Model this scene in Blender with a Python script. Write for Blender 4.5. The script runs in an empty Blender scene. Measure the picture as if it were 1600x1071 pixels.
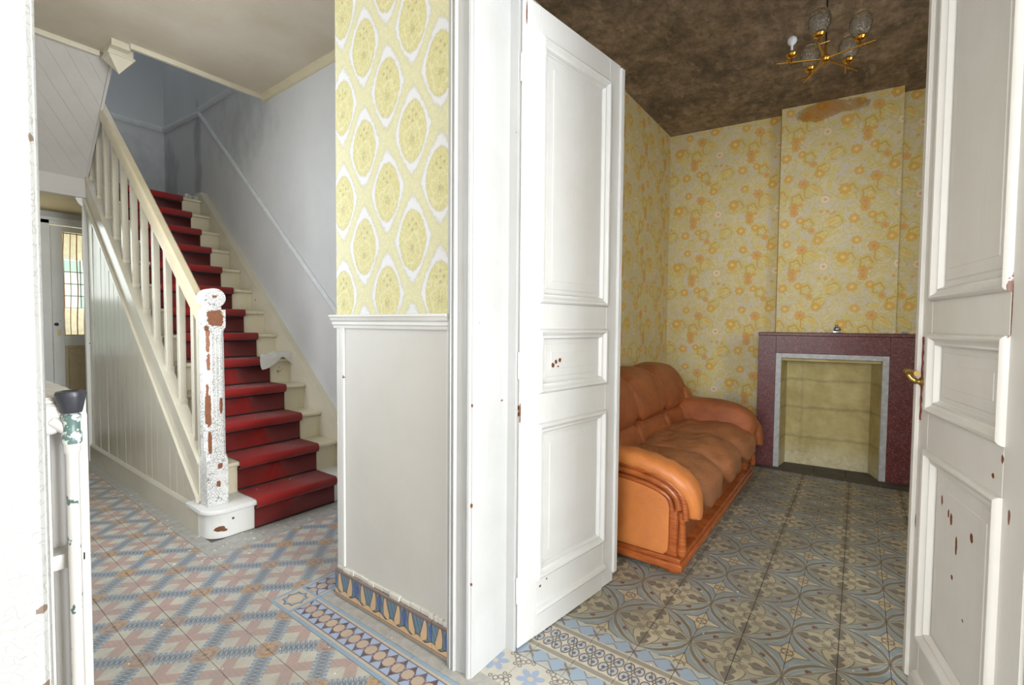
import bpy, bmesh, math, random
from mathutils import Vector, Matrix
random.seed(7)
R = math.radians
sc = bpy.context.scene
COL = sc.collection

# ------------------------------------------------------------------ camera
def make_camera():
    yaw, pit, rol = R(36.6136), R(-2.15634), R(.475217)
    f = Vector((math.cos(yaw)*math.cos(pit), math.sin(yaw)*math.cos(pit), math.sin(pit)))
    r = Vector((math.sin(yaw), -math.cos(yaw), 0)); u = r.cross(f)
    c, s = math.cos(rol), math.sin(rol)
    r2 = c*r + s*u; u2 = -s*r + c*u
    cd = bpy.data.cameras.new('camera'); cam = bpy.data.objects.new('camera', cd); COL.objects.link(cam)
    m = Matrix((r2, u2, -f)).transposed().to_4x4(); m.translation = Vector((0, 0, 1.25))
    cam.matrix_world = m
    cd.sensor_fit = 'HORIZONTAL'; cd.sensor_width = 36; cd.lens = 36*730.05/1600; cd.clip_start = .02
    sc.camera = cam
make_camera()

# ------------------------------------------------------------------ world, exposure, daylight and added fill lamps
w = bpy.data.worlds.new('world'); sc.world = w; w.use_nodes = True
w.node_tree.nodes['Background'].inputs[0].default_value = (.80, .88, 1, 1)
w.node_tree.nodes['Background'].inputs[1].default_value = 4.6
sc.view_settings.view_transform = 'Standard'; sc.view_settings.look = 'None'
sc.view_settings.gamma = 1; sc.view_settings.use_curve_mapping = False
sc.view_settings.exposure = 0.08

def area(name, loc, direction, sx, sy, watts, col=(1, 1, 1), spread=180):
    l = bpy.data.lights.new(name, 'AREA'); l.shape = 'RECTANGLE'; l.size = sx; l.size_y = sy
    l.energy = watts; l.color = col; l.spread = R(spread)
    o = bpy.data.objects.new(name, l); COL.objects.link(o); o.location = loc
    o.rotation_euler = Vector(direction).to_track_quat('-Z', 'Y').to_euler()
    return o
area('daylight_front_door', (.66, -2.36, 1.35), (0, 1, .03), .95, 2.3, 158, (.95, .98, 1))
area('daylight_front_room_window', (-2.5, .1, 1.75), (1, 0, -.03), 1.8, 2.0, 140, (.99, .99, 1))
area('daylight_stairwell_skylight', (1.2, 6.0, 5.5), (0, 0, -1), 1.2, 1.2, 7.5, (.75, .86, 1))
area('daylight_courtyard_window', (.58, 6.74, 1.9), (0, -1, -.1), .5, .8, 3.2, (.95, 1, .97))
area('salon_fill', (1.95, -1.66, 1.75), (.5, 1, -.02), .8, 1.7, 14, (1, .97, .92))  # added fill lamp at an unseen wall opening, brightens the salon
area('kitchen_fill', (2.13, 7.7, 1.6), (-1, .1, 0), .9, 1.0, 22, (1, .99, .95))  # added lamp on a blank wall out of view, brightens room behind glazed door
area('side_hall_fill', (.06, 2.9, 1.75), (1, .1, .05), 1.5, 1.5, 9, (.97, .98, 1))  # added fill lamp in an invented opening out of view, lifts hall and stairs

# ------------------------------------------------------------------ node helper
class V:
    def __init__(s, m, k): s.m = m; s.k = k
    def _b(s, op, o=None, p=None, rev=False):
        return s.m.math(op, o, s, p) if rev else s.m.math(op, s, o, p)
    def __add__(s, o): return s._b('ADD', o)
    __radd__ = __add__
    def __sub__(s, o): return s._b('SUBTRACT', o)
    def __rsub__(s, o): return s._b('SUBTRACT', o, rev=True)
    def __mul__(s, o): return s._b('MULTIPLY', o)
    __rmul__ = __mul__
    def __truediv__(s, o): return s._b('DIVIDE', o)
    def __pow__(s, o): return s._b('POWER', o)
    def __neg__(s): return s._b('MULTIPLY', -1.0)
    def abs(s): return s._b('ABSOLUTE')
    def sin(s): return s._b('SINE')
    def cos(s): return s._b('COSINE')
    def sqrt(s): return s._b('SQRT')
    def min(s, o): return s._b('MINIMUM', o)
    def max(s, o): return s._b('MAXIMUM', o)
    def frac(s): return s._b('FRACT')
    def wrap(s, a, b): return s.m.math('WRAP', s, b, a)
    def lt(s, e, soft=.02):   # 1 where s<e
        return s.m.ramp(s, e-soft, e+soft, 1, 0)
    def gt(s, e, soft=.02): return s.m.ramp(s, e-soft, e+soft, 0, 1)
    def near(s, e, wd, soft=.01): return (s-e).abs().lt(wd, soft)

class Mat:
    def __init__(s, name, rough=.6, spec=.5, metal=0):
        s.mat = bpy.data.materials.new(name); s.mat.use_nodes = True
        s.nt = s.mat.node_tree; s.N = s.nt.nodes; s.L = s.nt.links
        s.b = s.N['Principled BSDF']
        s.b.inputs['Roughness'].default_value = rough
        s.b.inputs['Specular IOR Level'].default_value = spec
        s.b.inputs['Metallic'].default_value = metal
    def _set(s, sock, v):
        if v is None: return
        if isinstance(v, V): s.L.new(v.k, sock)
        elif isinstance(v, tuple) and len(v) == 3 and sock.type == 'RGBA': sock.default_value = (*v, 1)
        else: sock.default_value = v
    def math(s, op, a, b=None, c=None):
        n = s.N.new('ShaderNodeMath'); n.operation = op
        for i, x in enumerate((a, b, c)): s._set(n.inputs[i], x)
        return V(s, n.outputs[0])
    def ramp(s, v, a, b, c, d):
        n = s.N.new('ShaderNodeMapRange'); n.clamp = True
        for i, x in enumerate((v, a, b, c, d)): s._set(n.inputs[i], x)
        return V(s, n.outputs[0])
    def mix(s, f, a, b):
        n = s.N.new('ShaderNodeMix'); n.data_type = 'RGBA'
        s._set(n.inputs[0], f); s._set(n.inputs[6], a); s._set(n.inputs[7], b)
        return V(s, n.outputs[2])
    def coord(s, kind='Object'):
        n = s.N.new('ShaderNodeTexCoord'); return V(s, n.outputs[kind])
    def uv(s):
        n = s.N.new('ShaderNodeUVMap'); return V(s, n.outputs[0])
    def geo(s):
        n = s.N.new('ShaderNodeNewGeometry'); return V(s, n.outputs['Position'])
    def rand(s):
        n = s.N.new('ShaderNodeObjectInfo'); return V(s, n.outputs['Random'])
    def sep(s, v):
        n = s.N.new('ShaderNodeSeparateXYZ'); s.L.new(v.k, n.inputs[0]); return [V(s, o) for o in n.outputs]
    def com(s, x, y, z=0.0):
        n = s.N.new('ShaderNodeCombineXYZ')
        for i, q in enumerate((x, y, z)): s._set(n.inputs[i], q)
        return V(s, n.outputs[0])
    def scale(s, v, k):
        n = s.N.new('ShaderNodeVectorMath'); n.operation = 'MULTIPLY'; s.L.new(v.k, n.inputs[0]); n.inputs[1].default_value = k
        return V(s, n.outputs[0])
    def noise(s, v, sc_=5., det=3., rough=.5, dist=0., col=False):
        n = s.N.new('ShaderNodeTexNoise'); s.L.new(v.k, n.inputs['Vector'])
        n.inputs['Scale'].default_value = sc_; n.inputs['Detail'].default_value = det
        n.inputs['Roughness'].default_value = rough; n.inputs['Distortion'].default_value = dist
        return V(s, n.outputs['Color' if col else 'Fac'])
    def voro(s, v, sc_=5., feature='F1', rnd=1., out='Distance'):
        n = s.N.new('ShaderNodeTexVoronoi'); n.feature = feature; s.L.new(v.k, n.inputs['Vector'])
        n.inputs['Scale'].default_value = sc_; n.inputs['Randomness'].default_value = rnd
        return V(s, n.outputs[out])
    def color(s, c): s._set(s.b.inputs['Base Color'], c); return s
    def rough(s, r): s._set(s.b.inputs['Roughness'], r); return s
    def bump(s, h, strength=.3, dist=.01):
        n = s.N.new('ShaderNodeBump'); n.inputs['Strength'].default_value = strength; n.inputs['Distance'].default_value = dist
        s.L.new(h.k, n.inputs['Height']); s.L.new(n.outputs[0], s.b.inputs['Normal']); return s

def srgb(r, g, b):
    f = lambda c: (c/255/12.92 if c/255 <= .04045 else ((c/255+.055)/1.055)**2.4)
    return (f(r), f(g), f(b))
def plain(name, rgb, rough=.6, metal=0, var=.12, sc_=14, bump=.0, spec=.5):
    m = Mat(name, rough, spec, metal); c = m.coord(); n = m.noise(c, sc_, 4, .6)
    d = tuple(x*(1-var) for x in rgb); h = tuple(min(1, x*(1+var)) for x in rgb)
    m.color(m.mix(m.ramp(n, .3, .7, 0, 1), d, h))
    if bump: m.bump(m.noise(c, sc_*6, 4, .6), bump, .004)
    return m.mat
def painted(name, base=(224, 224, 219), rough=.38, grime=.35, chips=.0, chip_scale=9, grain=True, crackle=0., spots=(), wood=(120, 72, 40)):
    """old oil paint on wood: brush grain, dirt, chips down to bare wood, local flakes given as object-space ellipsoids"""
    m = Mat(name, rough); c = m.coord(); b = srgb(*base)
    dirty = tuple(x*y for x, y in zip(b, (.72, .68, .60)))
    n1 = m.noise(c, 3.1, 5, .65)
    col = m.mix(m.ramp(n1, .42, .75, 0, grime), b, dirty)
    n2 = m.noise(m.scale(c, (60, 60, 4)), 1, 3, .6)
    if grain: col = m.mix(m.ramp(n2, .55, .8, 0, .16), col, dirty)
    fine = m.noise(c, 90, 3, .7)
    mask = m.ramp(m.noise(c, chip_scale, 5, .62), .735-.1*chips, .75-.1*chips, 0, 1) if chips else None
    for (x, y, z, a, bb, cc) in spots:
        px, py, pz = m.sep(c)
        e_ = 4 if crackle == 75 else 2; q = ((px-x)/a)**e_ + ((py-y)/bb)**e_ + ((pz-z)/cc)**e_
        q = q + (m.noise(c, 38, 4, .7)-.5)*2.6
        k = q.lt(.75, .06); mask = k if mask is None else mask.max(k)
    hgt = n2*.35 + fine*.2
    if crackle:
        vd = m.voro(m.com(*[a+(bq-.5)*.02 for a, bq in zip(m.sep(c), m.sep(m.noise(c, 30, 2, .5, col=True)))]), crackle, 'DISTANCE_TO_EDGE')
        ck = m.ramp(vd, .02, .085 if crackle < 90 else .05, 1, 0)*m.ramp(m.noise(c, 7, 3), .34, .5, 0, 1)
        col = m.mix(ck*(.75 if crackle < 90 else .28), col, srgb(84, 74, 64)); hgt = hgt - ck*1.2
    if mask is not None:
        col = m.mix(mask, col, m.mix(m.noise(c, 40, 3), srgb(*wood), tuple(x*.6 for x in srgb(*wood)))); hgt = hgt - mask*1.5
    m.color(col); m.bump(hgt, .35, .0025)
    return m.mat

# ------------------------------------------------------------------ mesh helper
class MB:
    def __init__(s): s.bm = bmesh.new()
    def box(s, x0, y0, z0, x1, y1, z1, bev=0., seg=2, rot=None):
        v = [s.bm.verts.new((x, y, z)) for x in (x0, x1) for y in (y0, y1) for z in (z0, z1)]
        fs = [s.bm.faces.new([v[i] for i in q]) for q in ((0,1,3,2),(4,6,7,5),(0,4,5,1),(2,3,7,6),(0,2,6,4),(1,5,7,3))]
        s._bev(fs, bev, seg); return s
    def _bev(s, fs, bev, seg):
        if bev:
            es = list({e for f in fs for e in f.edges})
            bmesh.ops.bevel(s.bm, geom=es, offset=bev, segments=seg, affect='EDGES', profile=.6, clamp_overlap=True)
    def prism(s, pts, axis, a, b, bev=0., seg=2):
        """pts 2-D polygon in the two other axes (cyclic order), extruded along axis from a to b"""
        def P(p, t):
            return {'x': (t, p[0], p[1]), 'y': (p[0], t, p[1]), 'z': (p[0], p[1], t)}[axis]
        A = [s.bm.verts.new(P(p, a)) for p in pts]; B = [s.bm.verts.new(P(p, b)) for p in pts]
        n = len(pts); fs = [s.bm.faces.new(A), s.bm.faces.new(B[::-1])]
        for i in range(n): fs.append(s.bm.faces.new((A[i], B[i], B[(i+1) % n], A[(i+1) % n])))
        s._bev(fs, bev, seg); return s
    def tube(s, pts, r, n=10, closed=False, caps=True):
        pts = [Vector(p) for p in pts]; rs = r if isinstance(r, (list, tuple)) else [r]*len(pts)
        rings = []; up = None
        for i, p in enumerate(pts):
            a = pts[i-1] if (i or closed) else p; b = pts[(i+1) % len(pts)] if (i < len(pts)-1 or closed) else p
            t = (b-a).normalized()
            if up is None: up = t.orthogonal().normalized()
            up = (up - t*up.dot(t)).normalized(); w_ = t.cross(up)
            rings.append([s.bm.verts.new(p + rs[i]*(math.cos(2*math.pi*k/n)*up + math.sin(2*math.pi*k/n)*w_)) for k in range(n)])
        m = len(rings)
        for i in range(m if closed else m-1):
            A, B = rings[i], rings[(i+1) % m]
            for k in range(n): s.bm.faces.new((A[k], A[(k+1) % n], B[(k+1) % n], B[k]))
        if caps and not closed: s.bm.faces.new(rings[0][::-1]); s.bm.faces.new(rings[-1])
        return s
    def lathe(s, prof, n=24, c=(0, 0, 0), axis='z'):
        def P(r, h, k):
            a = 2*math.pi*k/n; q = (r*math.cos(a), r*math.sin(a))
            v = {'z': (q[0], q[1], h), 'x': (h, q[0], q[1]), 'y': (q[0], h, q[1])}[axis]
            return (v[0]+c[0], v[1]+c[1], v[2]+c[2])
        rings = []
        for r, h in prof:
            rings.append([s.bm.verts.new(P(r, h, 0))] if r < 1e-6 else [s.bm.verts.new(P(r, h, k)) for k in range(n)])
        for A, B in zip(rings, rings[1:]):
            for k in range(n):
                q = [A[k % len(A)], A[(k+1) % len(A)], B[(k+1) % len(B)], B[k % len(B)]]
                u = []
                for v in q:
                    if v not in u: u.append(v)
                if len(u) > 2: s.bm.faces.new(u)
        for ring in (rings[0], rings[-1]):
            if len(ring) > 2:
                try: s.bm.faces.new(ring)
                except ValueError: pass
        return s
    def sweep(s, path, prof, side, up, caps=True):
        """sweep closed 2-D profile (a along side, b along up) over path; mitred"""
        path = [Vector(p) for p in path]; rings = []
        for i, p in enumerate(path):
            sd = Vector(side[i]) if isinstance(side, list) else Vector(side); u = Vector(up[i]) if isinstance(up, list) else Vector(up)
            rings.append([s.bm.verts.new(p + sd*a + u*b) for a, b in prof])
        n = len(prof)
        for A, B in zip(rings, rings[1:]):
            for k in range(n): s.bm.faces.new((A[k], A[(k+1) % n], B[(k+1) % n], B[k]))
        if caps: s.bm.faces.new(rings[0][::-1]); s.bm.faces.new(rings[-1])
        return s
    def rect_mould(s, u0, z0, u1, z1, prof, P, fill=True):
        """moulding round a rectangle: prof = [(inward offset, height)]"""
        rings = []
        for o, h in prof:
            rings.append([s.bm.verts.new(P(u, h, z)) for u, z in ((u0+o, z0+o), (u1-o, z0+o), (u1-o, z1-o), (u0+o, z1-o))])
        for A, B in zip(rings, rings[1:]):
            for k in range(4): s.bm.faces.new((A[k], A[(k+1) % 4], B[(k+1) % 4], B[k]))
        if fill: s.bm.faces.new(rings[-1])
        return s
    def superell(s, c, r, e1=.4, e2=.4, n=28, m=18, fn=None):
        sg = lambda x, p: math.copysign(abs(x)**p, x)
        rings = []
        for j in range(m+1):
            ph = -math.pi/2 + math.pi*j/m; ring = []
            for k in range(n):
                th = 2*math.pi*k/n
                p = Vector((sg(math.cos(ph), e1)*sg(math.cos(th), e2), sg(math.cos(ph), e1)*sg(math.sin(th), e2), sg(math.sin(ph), e1)))
                q = Vector((c[0]+r[0]*p.x, c[1]+r[1]*p.y, c[2]+r[2]*p.z))
                if fn: q = Vector(fn(q, p))
                ring.append(s.bm.verts.new(q))
            rings.append(ring)
        for A, B in zip(rings, rings[1:]):
            for k in range(n): s.bm.faces.new((A[k], A[(k+1) % n], B[(k+1) % n], B[k]))
        return s
    def build(s, name, mat, parent=None, smooth=False, angle=40, uvfn=None):
        bmesh.ops.remove_doubles(s.bm, verts=s.bm.verts, dist=1e-5)
        bmesh.ops.recalc_face_normals(s.bm, faces=s.bm.faces)
        me = bpy.data.meshes.new(name); s.bm.to_mesh(me); s.bm.free()
        if uvfn:
            l = me.uv_layers.new(name='UVMap')
            for lp in me.loops: l.data[lp.index].uv = uvfn(me.vertices[lp.vertex_index].co)
        if smooth:
            me.polygons.foreach_set('use_smooth', [True]*len(me.polygons))
            me.set_sharp_from_angle(angle=R(angle))
        me.materials.append(mat)
        return link(name, me, parent)
def link(name, data, parent=None, loc=None, rot=None):
    o = bpy.data.objects.new(name, data); COL.objects.link(o)
    if parent: o.parent = parent
    if loc is not None: o.location = loc
    if rot is not None: o.rotation_euler = rot
    return o
def tag(o, label=None, cat=None, group=None, kind=None):
    if label: o['label'] = label
    if cat: o['category'] = cat
    if group: o['group'] = group
    if kind: o['kind'] = kind
    return o
def struct(o): o['kind'] = 'structure'; return o
def empty(name, loc=(0, 0, 0), rz=0):
    o = bpy.data.objects.new(name, None); COL.objects.link(o); o.location = loc; o.rotation_euler = (0, 0, rz); o.empty_display_size = .1
    return o

# ------------------------------------------------------------------ materials
M_white = painted('white_oil_paint', (226, 226, 222), .40, .30, .22, 11)
M_cream = painted('cream_oil_paint', (214, 207, 186), .34, .35, .25, 8, wood=(128, 88, 44))
M_gloss = painted('glossy_cream_paint', (206, 200, 182), .20, .35, 0)
M_joint = plain('floor_bedding', srgb(104, 100, 94), .9)

def m_plaster(name, base, stain, amt=.5, rough=.85, sc_=2.2, lo=.45, hi=.75):
    m = Mat(name, rough); c = m.geo()
    n = m.noise(c, sc_, 6, .62); f = m.noise(c, 30, 4, .7)
    col = m.mix(m.ramp(n, lo, hi, 0, amt), srgb(*base), srgb(*stain))
    col = m.mix(m.ramp(f, .5, .85, 0, .15), col, srgb(*stain))
    m.color(col); m.bump(n*.7+f*.4, .25, .006)
    return m.mat
M_ceil = m_plaster('aged_ceiling_plaster', (204, 194, 176), (178, 166, 140), .8, sc_=1.2, lo=.35, hi=.7)
M_dado = m_plaster('grey_white_dado_paint', (214, 212, 206), (198, 196, 188), .5, .55)
M_soffit = m_plaster('off_white_boarding', (198, 194, 188), (176, 170, 160), .6, .6)
M_under = m_plaster('tan_plaster', (206, 184, 140), (180, 150, 100), .6, .8)
M_plain = m_plaster('pale_wall_plaster', (222, 218, 208), (190, 184, 170), .5)

def m_stairwall():
    m = Mat('blue_grey_wall_paint', .62); c = m.geo(); x, y, z = m.sep(c)
    n = m.noise(c, 1.6, 6, .65); st = m.noise(m.scale(c, (3, 4, 2.4)), 1.3, 6, .68)
    col = m.mix(m.ramp(n, .4, .7, 0, .5), srgb(206, 207, 206), srgb(190, 193, 194))
    # soot marks on the plaster near the landing corner and on the flight wall
    k1 = ((y-5.8)/.10)**2 + ((z-3.05)/.55)**2 + (st-.5)*4.0
    k2 = ((y-6.62)/.22)**2 + ((z-2.95)/.42)**2 + (st-.5)*4.5
    k3 = ((y-4.75)/.6)**2 + ((z-3.1)/.35)**2 + (st-.5)*5.0
    col = m.mix(k1.lt(.8, .7)*.4, col, srgb(70, 74, 82)); col = m.mix(k2.lt(.8, .8)*.35, col, srgb(74, 78, 86))
    col = m.mix(k3.lt(.6, .9)*.35, col, srgb(120, 124, 128))
    m.color(col); m.bump(n+st*.4, .25, .006); return m.mat
M_stairwall = m_stairwall()

def m_pier_paper():
    m = Mat('ogee_medallion_wallpaper', .75); c = m.geo(); x, y, z = m.sep(c)
    px, pz = .302, .413
    wob = m.noise(c, 55, 3, .6)-.5; wob2 = m.noise(c, 120, 2, .5)-.5
    def med(y0, z0):
        a = (y-y0).wrap(-px/2, px/2); b = (z-z0).wrap(-pz/2, pz/2)
        d = (a.abs()/.104)**1.35 + (b.abs()/.168)**1.15
        return a, b, d
    a1, b1, d1 = med(1.393, 1.991); a2, b2, d2 = med(1.393+px/2, 1.991-pz/2)
    first = m.math('LESS_THAN', d1, d2)
    d = d1.min(d2) + wob*.34 + wob2*.18
    a = a2 + (a1-a2)*first; b = b2 + (b1-b2)*first
    din = (a.abs()/.076)**1.9 + ((b+.004).abs()/.116)**1.7 + wob*.34 + wob2*.2
    lace = m.voro(c, 95, 'DISTANCE_TO_EDGE'); lace2 = m.noise(c, 70, 4, .7)
    white = srgb(232, 233, 236); yel = srgb(220, 217, 172); deep = srgb(214, 208, 148)
    field = m.mix(m.ramp(lace, .0, .10, .55, 0), yel, srgb(236, 232, 205))
    field = m.mix(m.ramp(lace2, .48, .68, 0, .8), field, srgb(232, 229, 200))
    # petals inside each medallion
    ang = m.math('ARCTAN2', a, b+.035); rr = (a*a*1.4+(b+.035)*(b+.035)).sqrt()
    pet = ((ang+wob*.5)*4.5+rr*26).sin().abs()
    inner = m.mix(m.ramp(pet, .0, .5, .28, 0), deep, srgb(230, 226, 188))
    inner = m.mix(m.ramp(lace2, .5, .7, 0, .5), inner, srgb(228, 220, 168))
    inner = m.mix(rr.lt(.016, .008)*m.ramp(pet, .5, .8, .0, .5), inner, srgb(128, 118, 96)); inner = m.mix(((rr+wob*.035+ (ang*4).sin()*.008)-.055).abs().lt(.004, .004)*.45, inner, srgb(236, 233, 206)); inner = m.mix(m.ramp(m.voro(m.scale(c, (1, 1, .55)), 62, 'DISTANCE_TO_EDGE'), 0, .09, .6, 0), inner, srgb(236, 232, 200))
    for sx_, sz_ in ((0, .075), (.02, .055), (-.02, .055), (0, .035)):
        q = ((a-sx_)**2 + (b-sz_)**2).sqrt(); inner = m.mix(q.lt(.006, .003)*.45, inner, srgb(150, 142, 110))
    col = m.mix(d.lt(1.0, .05), field, white)
    col = m.mix((d-1.0).abs().lt(.06, .05)*.35, col, srgb(190, 188, 160))
    col = m.mix(din.lt(1.0, .05), col, inner)
    col = m.mix((din-1.0).abs().lt(.07, .05)*.4, col, srgb(196, 188, 140))
    m.color(col); m.bump(d+lace2*.5, .12, .001); return m.mat
M_pier_paper = m_pier_paper()

def m_salon_paper():
    m = Mat('orange_yellow_floral_wallpaper', .8); c = m.coord(); x, y, z = m.sep(c)
    U, W = .53, .60
    s_ = y + x                       # the sheets lie along local y (and local x round the corner)
    warp = m.noise(c, 9, 3, .6, col=True); wx, wy, wz = m.sep(warp)
    base = m.mix(m.ramp(m.noise(c, 7, 4, .6), .4, .65, 0, 1), srgb(226, 220, 212), srgb(238, 226, 190))
    col = base
    def at(dx, dz):
        return (s_-dx+(wx-.5)*.012).wrap(-U/2, U/2), (z-dz+(wy-.5)*.012).wrap(-W/2, W/2)
    # scrolling foliage: yellow ribbons and rings with olive outlines
    f2 = m.noise(c, 10, 2, .5, 1.8); f3 = m.noise(c, 16, 2, .5, 2.4)
    yel = srgb(232, 218, 140); olive = srgb(208, 190, 112)
    col = m.mix(m.ramp((f2-.50).abs(), .030, .045, .9, 0), col, yel); col = m.mix(m.ramp((f3-.5).abs(), .022, .036, .8, 0), col, srgb(242, 228, 150))
    for e in (.045, -.045): col = m.mix(m.ramp((f2-.50-e).abs(), .004, .010, .7, 0), col, olive)
    for e in (.036, -.036): col = m.mix(m.ramp((f3-.50-e).abs(), .003, .009, .6, 0), col, srgb(216, 198, 128))
    for dx, dz, r_ in ((.11, .08, .085), (-.08, -.21, .075), (.22, .02, .065), (-.18, .05, .08), (.03, .27, .06), (.13, -.21, .06)):
        p, q = at(dx, dz); rr = (p*p*1.3+q*q).sqrt() + (m.math('ARCTAN2', p, q)*5).sin()*.006
        arc = (p*.6+q+.02).gt(-.02, .03)
        for k_, w_, cc in ((1.0, .007, yel), (.72, .006, srgb(232, 186, 96)), (.45, .008, yel)):
            col = m.mix((rr-r_*k_).abs().lt(w_+.002, .002)*.75*arc, col, olive); col = m.mix((rr-r_*k_).abs().lt(w_, .002)*arc, col, cc)
    # leaf fans (paisleys)
    for dx, dz, a_, bb, th in ((.08, .10, .075, .028, .7), (-.05, -.20, .08, .03, -.5), (.20, -.02, .06, .024, 1.4), (-.16, .02, .07, .026, .2), (.02, .27, .06, .024, -1.0), (.15, .24, .055, .02, .4)):
        p, q = at(dx, dz); p2 = p*math.cos(th)+q*math.sin(th); q2 = q*math.cos(th)-p*math.sin(th)+p*p*3
        d = ((p2/a_)**2+(q2/bb)**2)
        col = m.mix(d.lt(1, .1)*.6, col, srgb(240, 226, 140)); col = m.mix((d-1).abs().lt(.12, .08)*.45, col, srgb(196, 184, 112))
        col = m.mix(d.lt(.25, .1)*.7, col, srgb(240, 202, 124))
    # daisies
    for dx, dz, r_, kind in ((-.142, .077, .044, 0), (-.288, -.046, .036, 1), (-.344, -.03, .016, 1), (-.215, -.19, .038, 0), (.17, .16, .040, 1), (.05, .235, .036, 0), (.24, -.10, .032, 1), (.19, -.17, .030, 0), (-.02, -.11, .016, 1), (.03, -.105, .013, 1), (-.07, -.12, .013, 1), (0, 0, .036, 2), (-.24, .22, .034, 0), (.10, -.27, .026, 1)):
        p, q = at(dx, dz); rr = (p*p+q*q).sqrt()
        if r_ > .02: rr = rr*(1 + .10*(m.math('ARCTAN2', p, q)*7).sin())
        main = (srgb(240, 190, 86), srgb(236, 182, 100), srgb(248, 238, 212))[kind]
        col = m.mix(rr.lt(r_, .005)*.8, col, main)
        if r_ > .02:
            col = m.mix((rr-r_).abs().lt(.003, .003)*.55, col, srgb(226, 180, 92))
            col = m.mix(rr.lt(r_*.36, .003)*.85, col, (srgb(250, 226, 150), srgb(234, 166, 96), srgb(246, 178, 104))[kind])
    # water stain under the ceiling, dirt
    st = ((s_+.50)/.27)**2 + ((z-3.19)/.085)**2 + (m.noise(c, 5, 4, .6)-.5)*3
    col = m.mix(st.lt(.8, .35)*.75, col, srgb(188, 122, 34)); col = m.mix((st-.8).abs().lt(.12, .2)*.45, col, srgb(110, 72, 28))
    dirt = m.noise(c, 2.3, 5, .6)
    col = m.mix(m.ramp(dirt, .45, .75, 0, .25), col, srgb(204, 182, 140))
    m.color(col); m.bump(dirt+m.noise(c, 60, 3, .6)*.3, .15, .004); return m.mat
M_salon_paper = m_salon_paper()

def m_sooty():
    m = Mat('sooty_salon_ceiling', .9); c = m.geo()
    n = m.noise(c, 2.4, 8, .68, .4); f = m.noise(c, 14, 6, .75, .3); g = m.noise(m.scale(c, (1, 2.5, 1)), 6, 6, .7)
    col = m.mix(m.ramp(n, .36, .64, 0, 1), srgb(112, 98, 86), srgb(178, 156, 134))
    col = m.mix(m.ramp(f, .40, .66, 0, .75), col, srgb(88, 80, 72))
    col = m.mix(m.ramp(g, .52, .72, 0, .6), col, srgb(196, 176, 152))
    m.color(col); m.bump(f+n, .4, .006); return m.mat
M_sooty = m_sooty()

def m_hall_tile():
    m = Mat('pink_blue_cement_tile', .42); u, v, _ = m.sep(m.uv()); c = m.geo()
    x = 1-u.max(v); y = u.min(v)                      # folded coordinates from the red-cross corners
    bar = (u-v).abs()
    rf = (u*u+v*v).sqrt().min(((1-u)*(1-u)+(1-v)*(1-v)).sqrt())
    along = u+v
    gr = m.noise(c, 22, 4, .65); big = m.noise(c, 2.0, 4, .6)
    red = m.mix(gr, srgb(190, 164, 156), srgb(176, 146, 138))
    hatch = ((u*60).sin()*.5+.5)*.25
    red = m.mix(hatch, red, srgb(206, 176, 164))
    wht = srgb(204, 200, 186)
    col = m.mix((((x-.5).abs()/.30) + (y/.30)).lt(1, .05), red, wht)
    col = m.mix((((y-.5).abs()/.30) + (x/.30)).lt(1, .05), col, wht)
    # blue plaited bar from flower to flower
    t1 = (along*6*math.pi); chain = (bar/.28 - (t1.sin().abs())).abs(); chain2 = (bar/.28 - (1-t1.sin().abs())*.6).abs()
    blue = m.mix(chain.lt(.2, .08), srgb(130, 146, 162), srgb(184, 192, 198)); blue = m.mix(chain2.lt(.14, .06), blue, srgb(96, 106, 118))
    col = m.mix(bar.lt(.29, .015), col, blue)
    # flower
    fc = m.mix(m.ramp(m.rand(), .2, .9, 0, 1), srgb(176, 154, 142), srgb(196, 158, 112))
    ang = m.math('ARCTAN2', u-.001, v-.001); pet = (ang*6).sin().abs()
    col = m.mix((rf+pet*.05).lt(.32, .015), col, fc)
    col = m.mix((rf-.18).abs().lt(.035, .03)*m.ramp(pet, .5, .9, 0, .6), col, srgb(120, 98, 84))
    col = m.mix(rf.lt(.05, .02)*.7, col, srgb(132, 106, 90))
    col = m.mix(m.ramp(gr, .40, .75, 0, .5), col, srgb(166, 162, 156)); col = m.mix(m.ramp(big, .40, .65, 0, .35), col, srgb(144, 140, 134))
    m.color(col).rough(m.ramp(gr, .3, .7, .35, .55)); m.bump(gr, .1, .001); return m.mat
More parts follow.
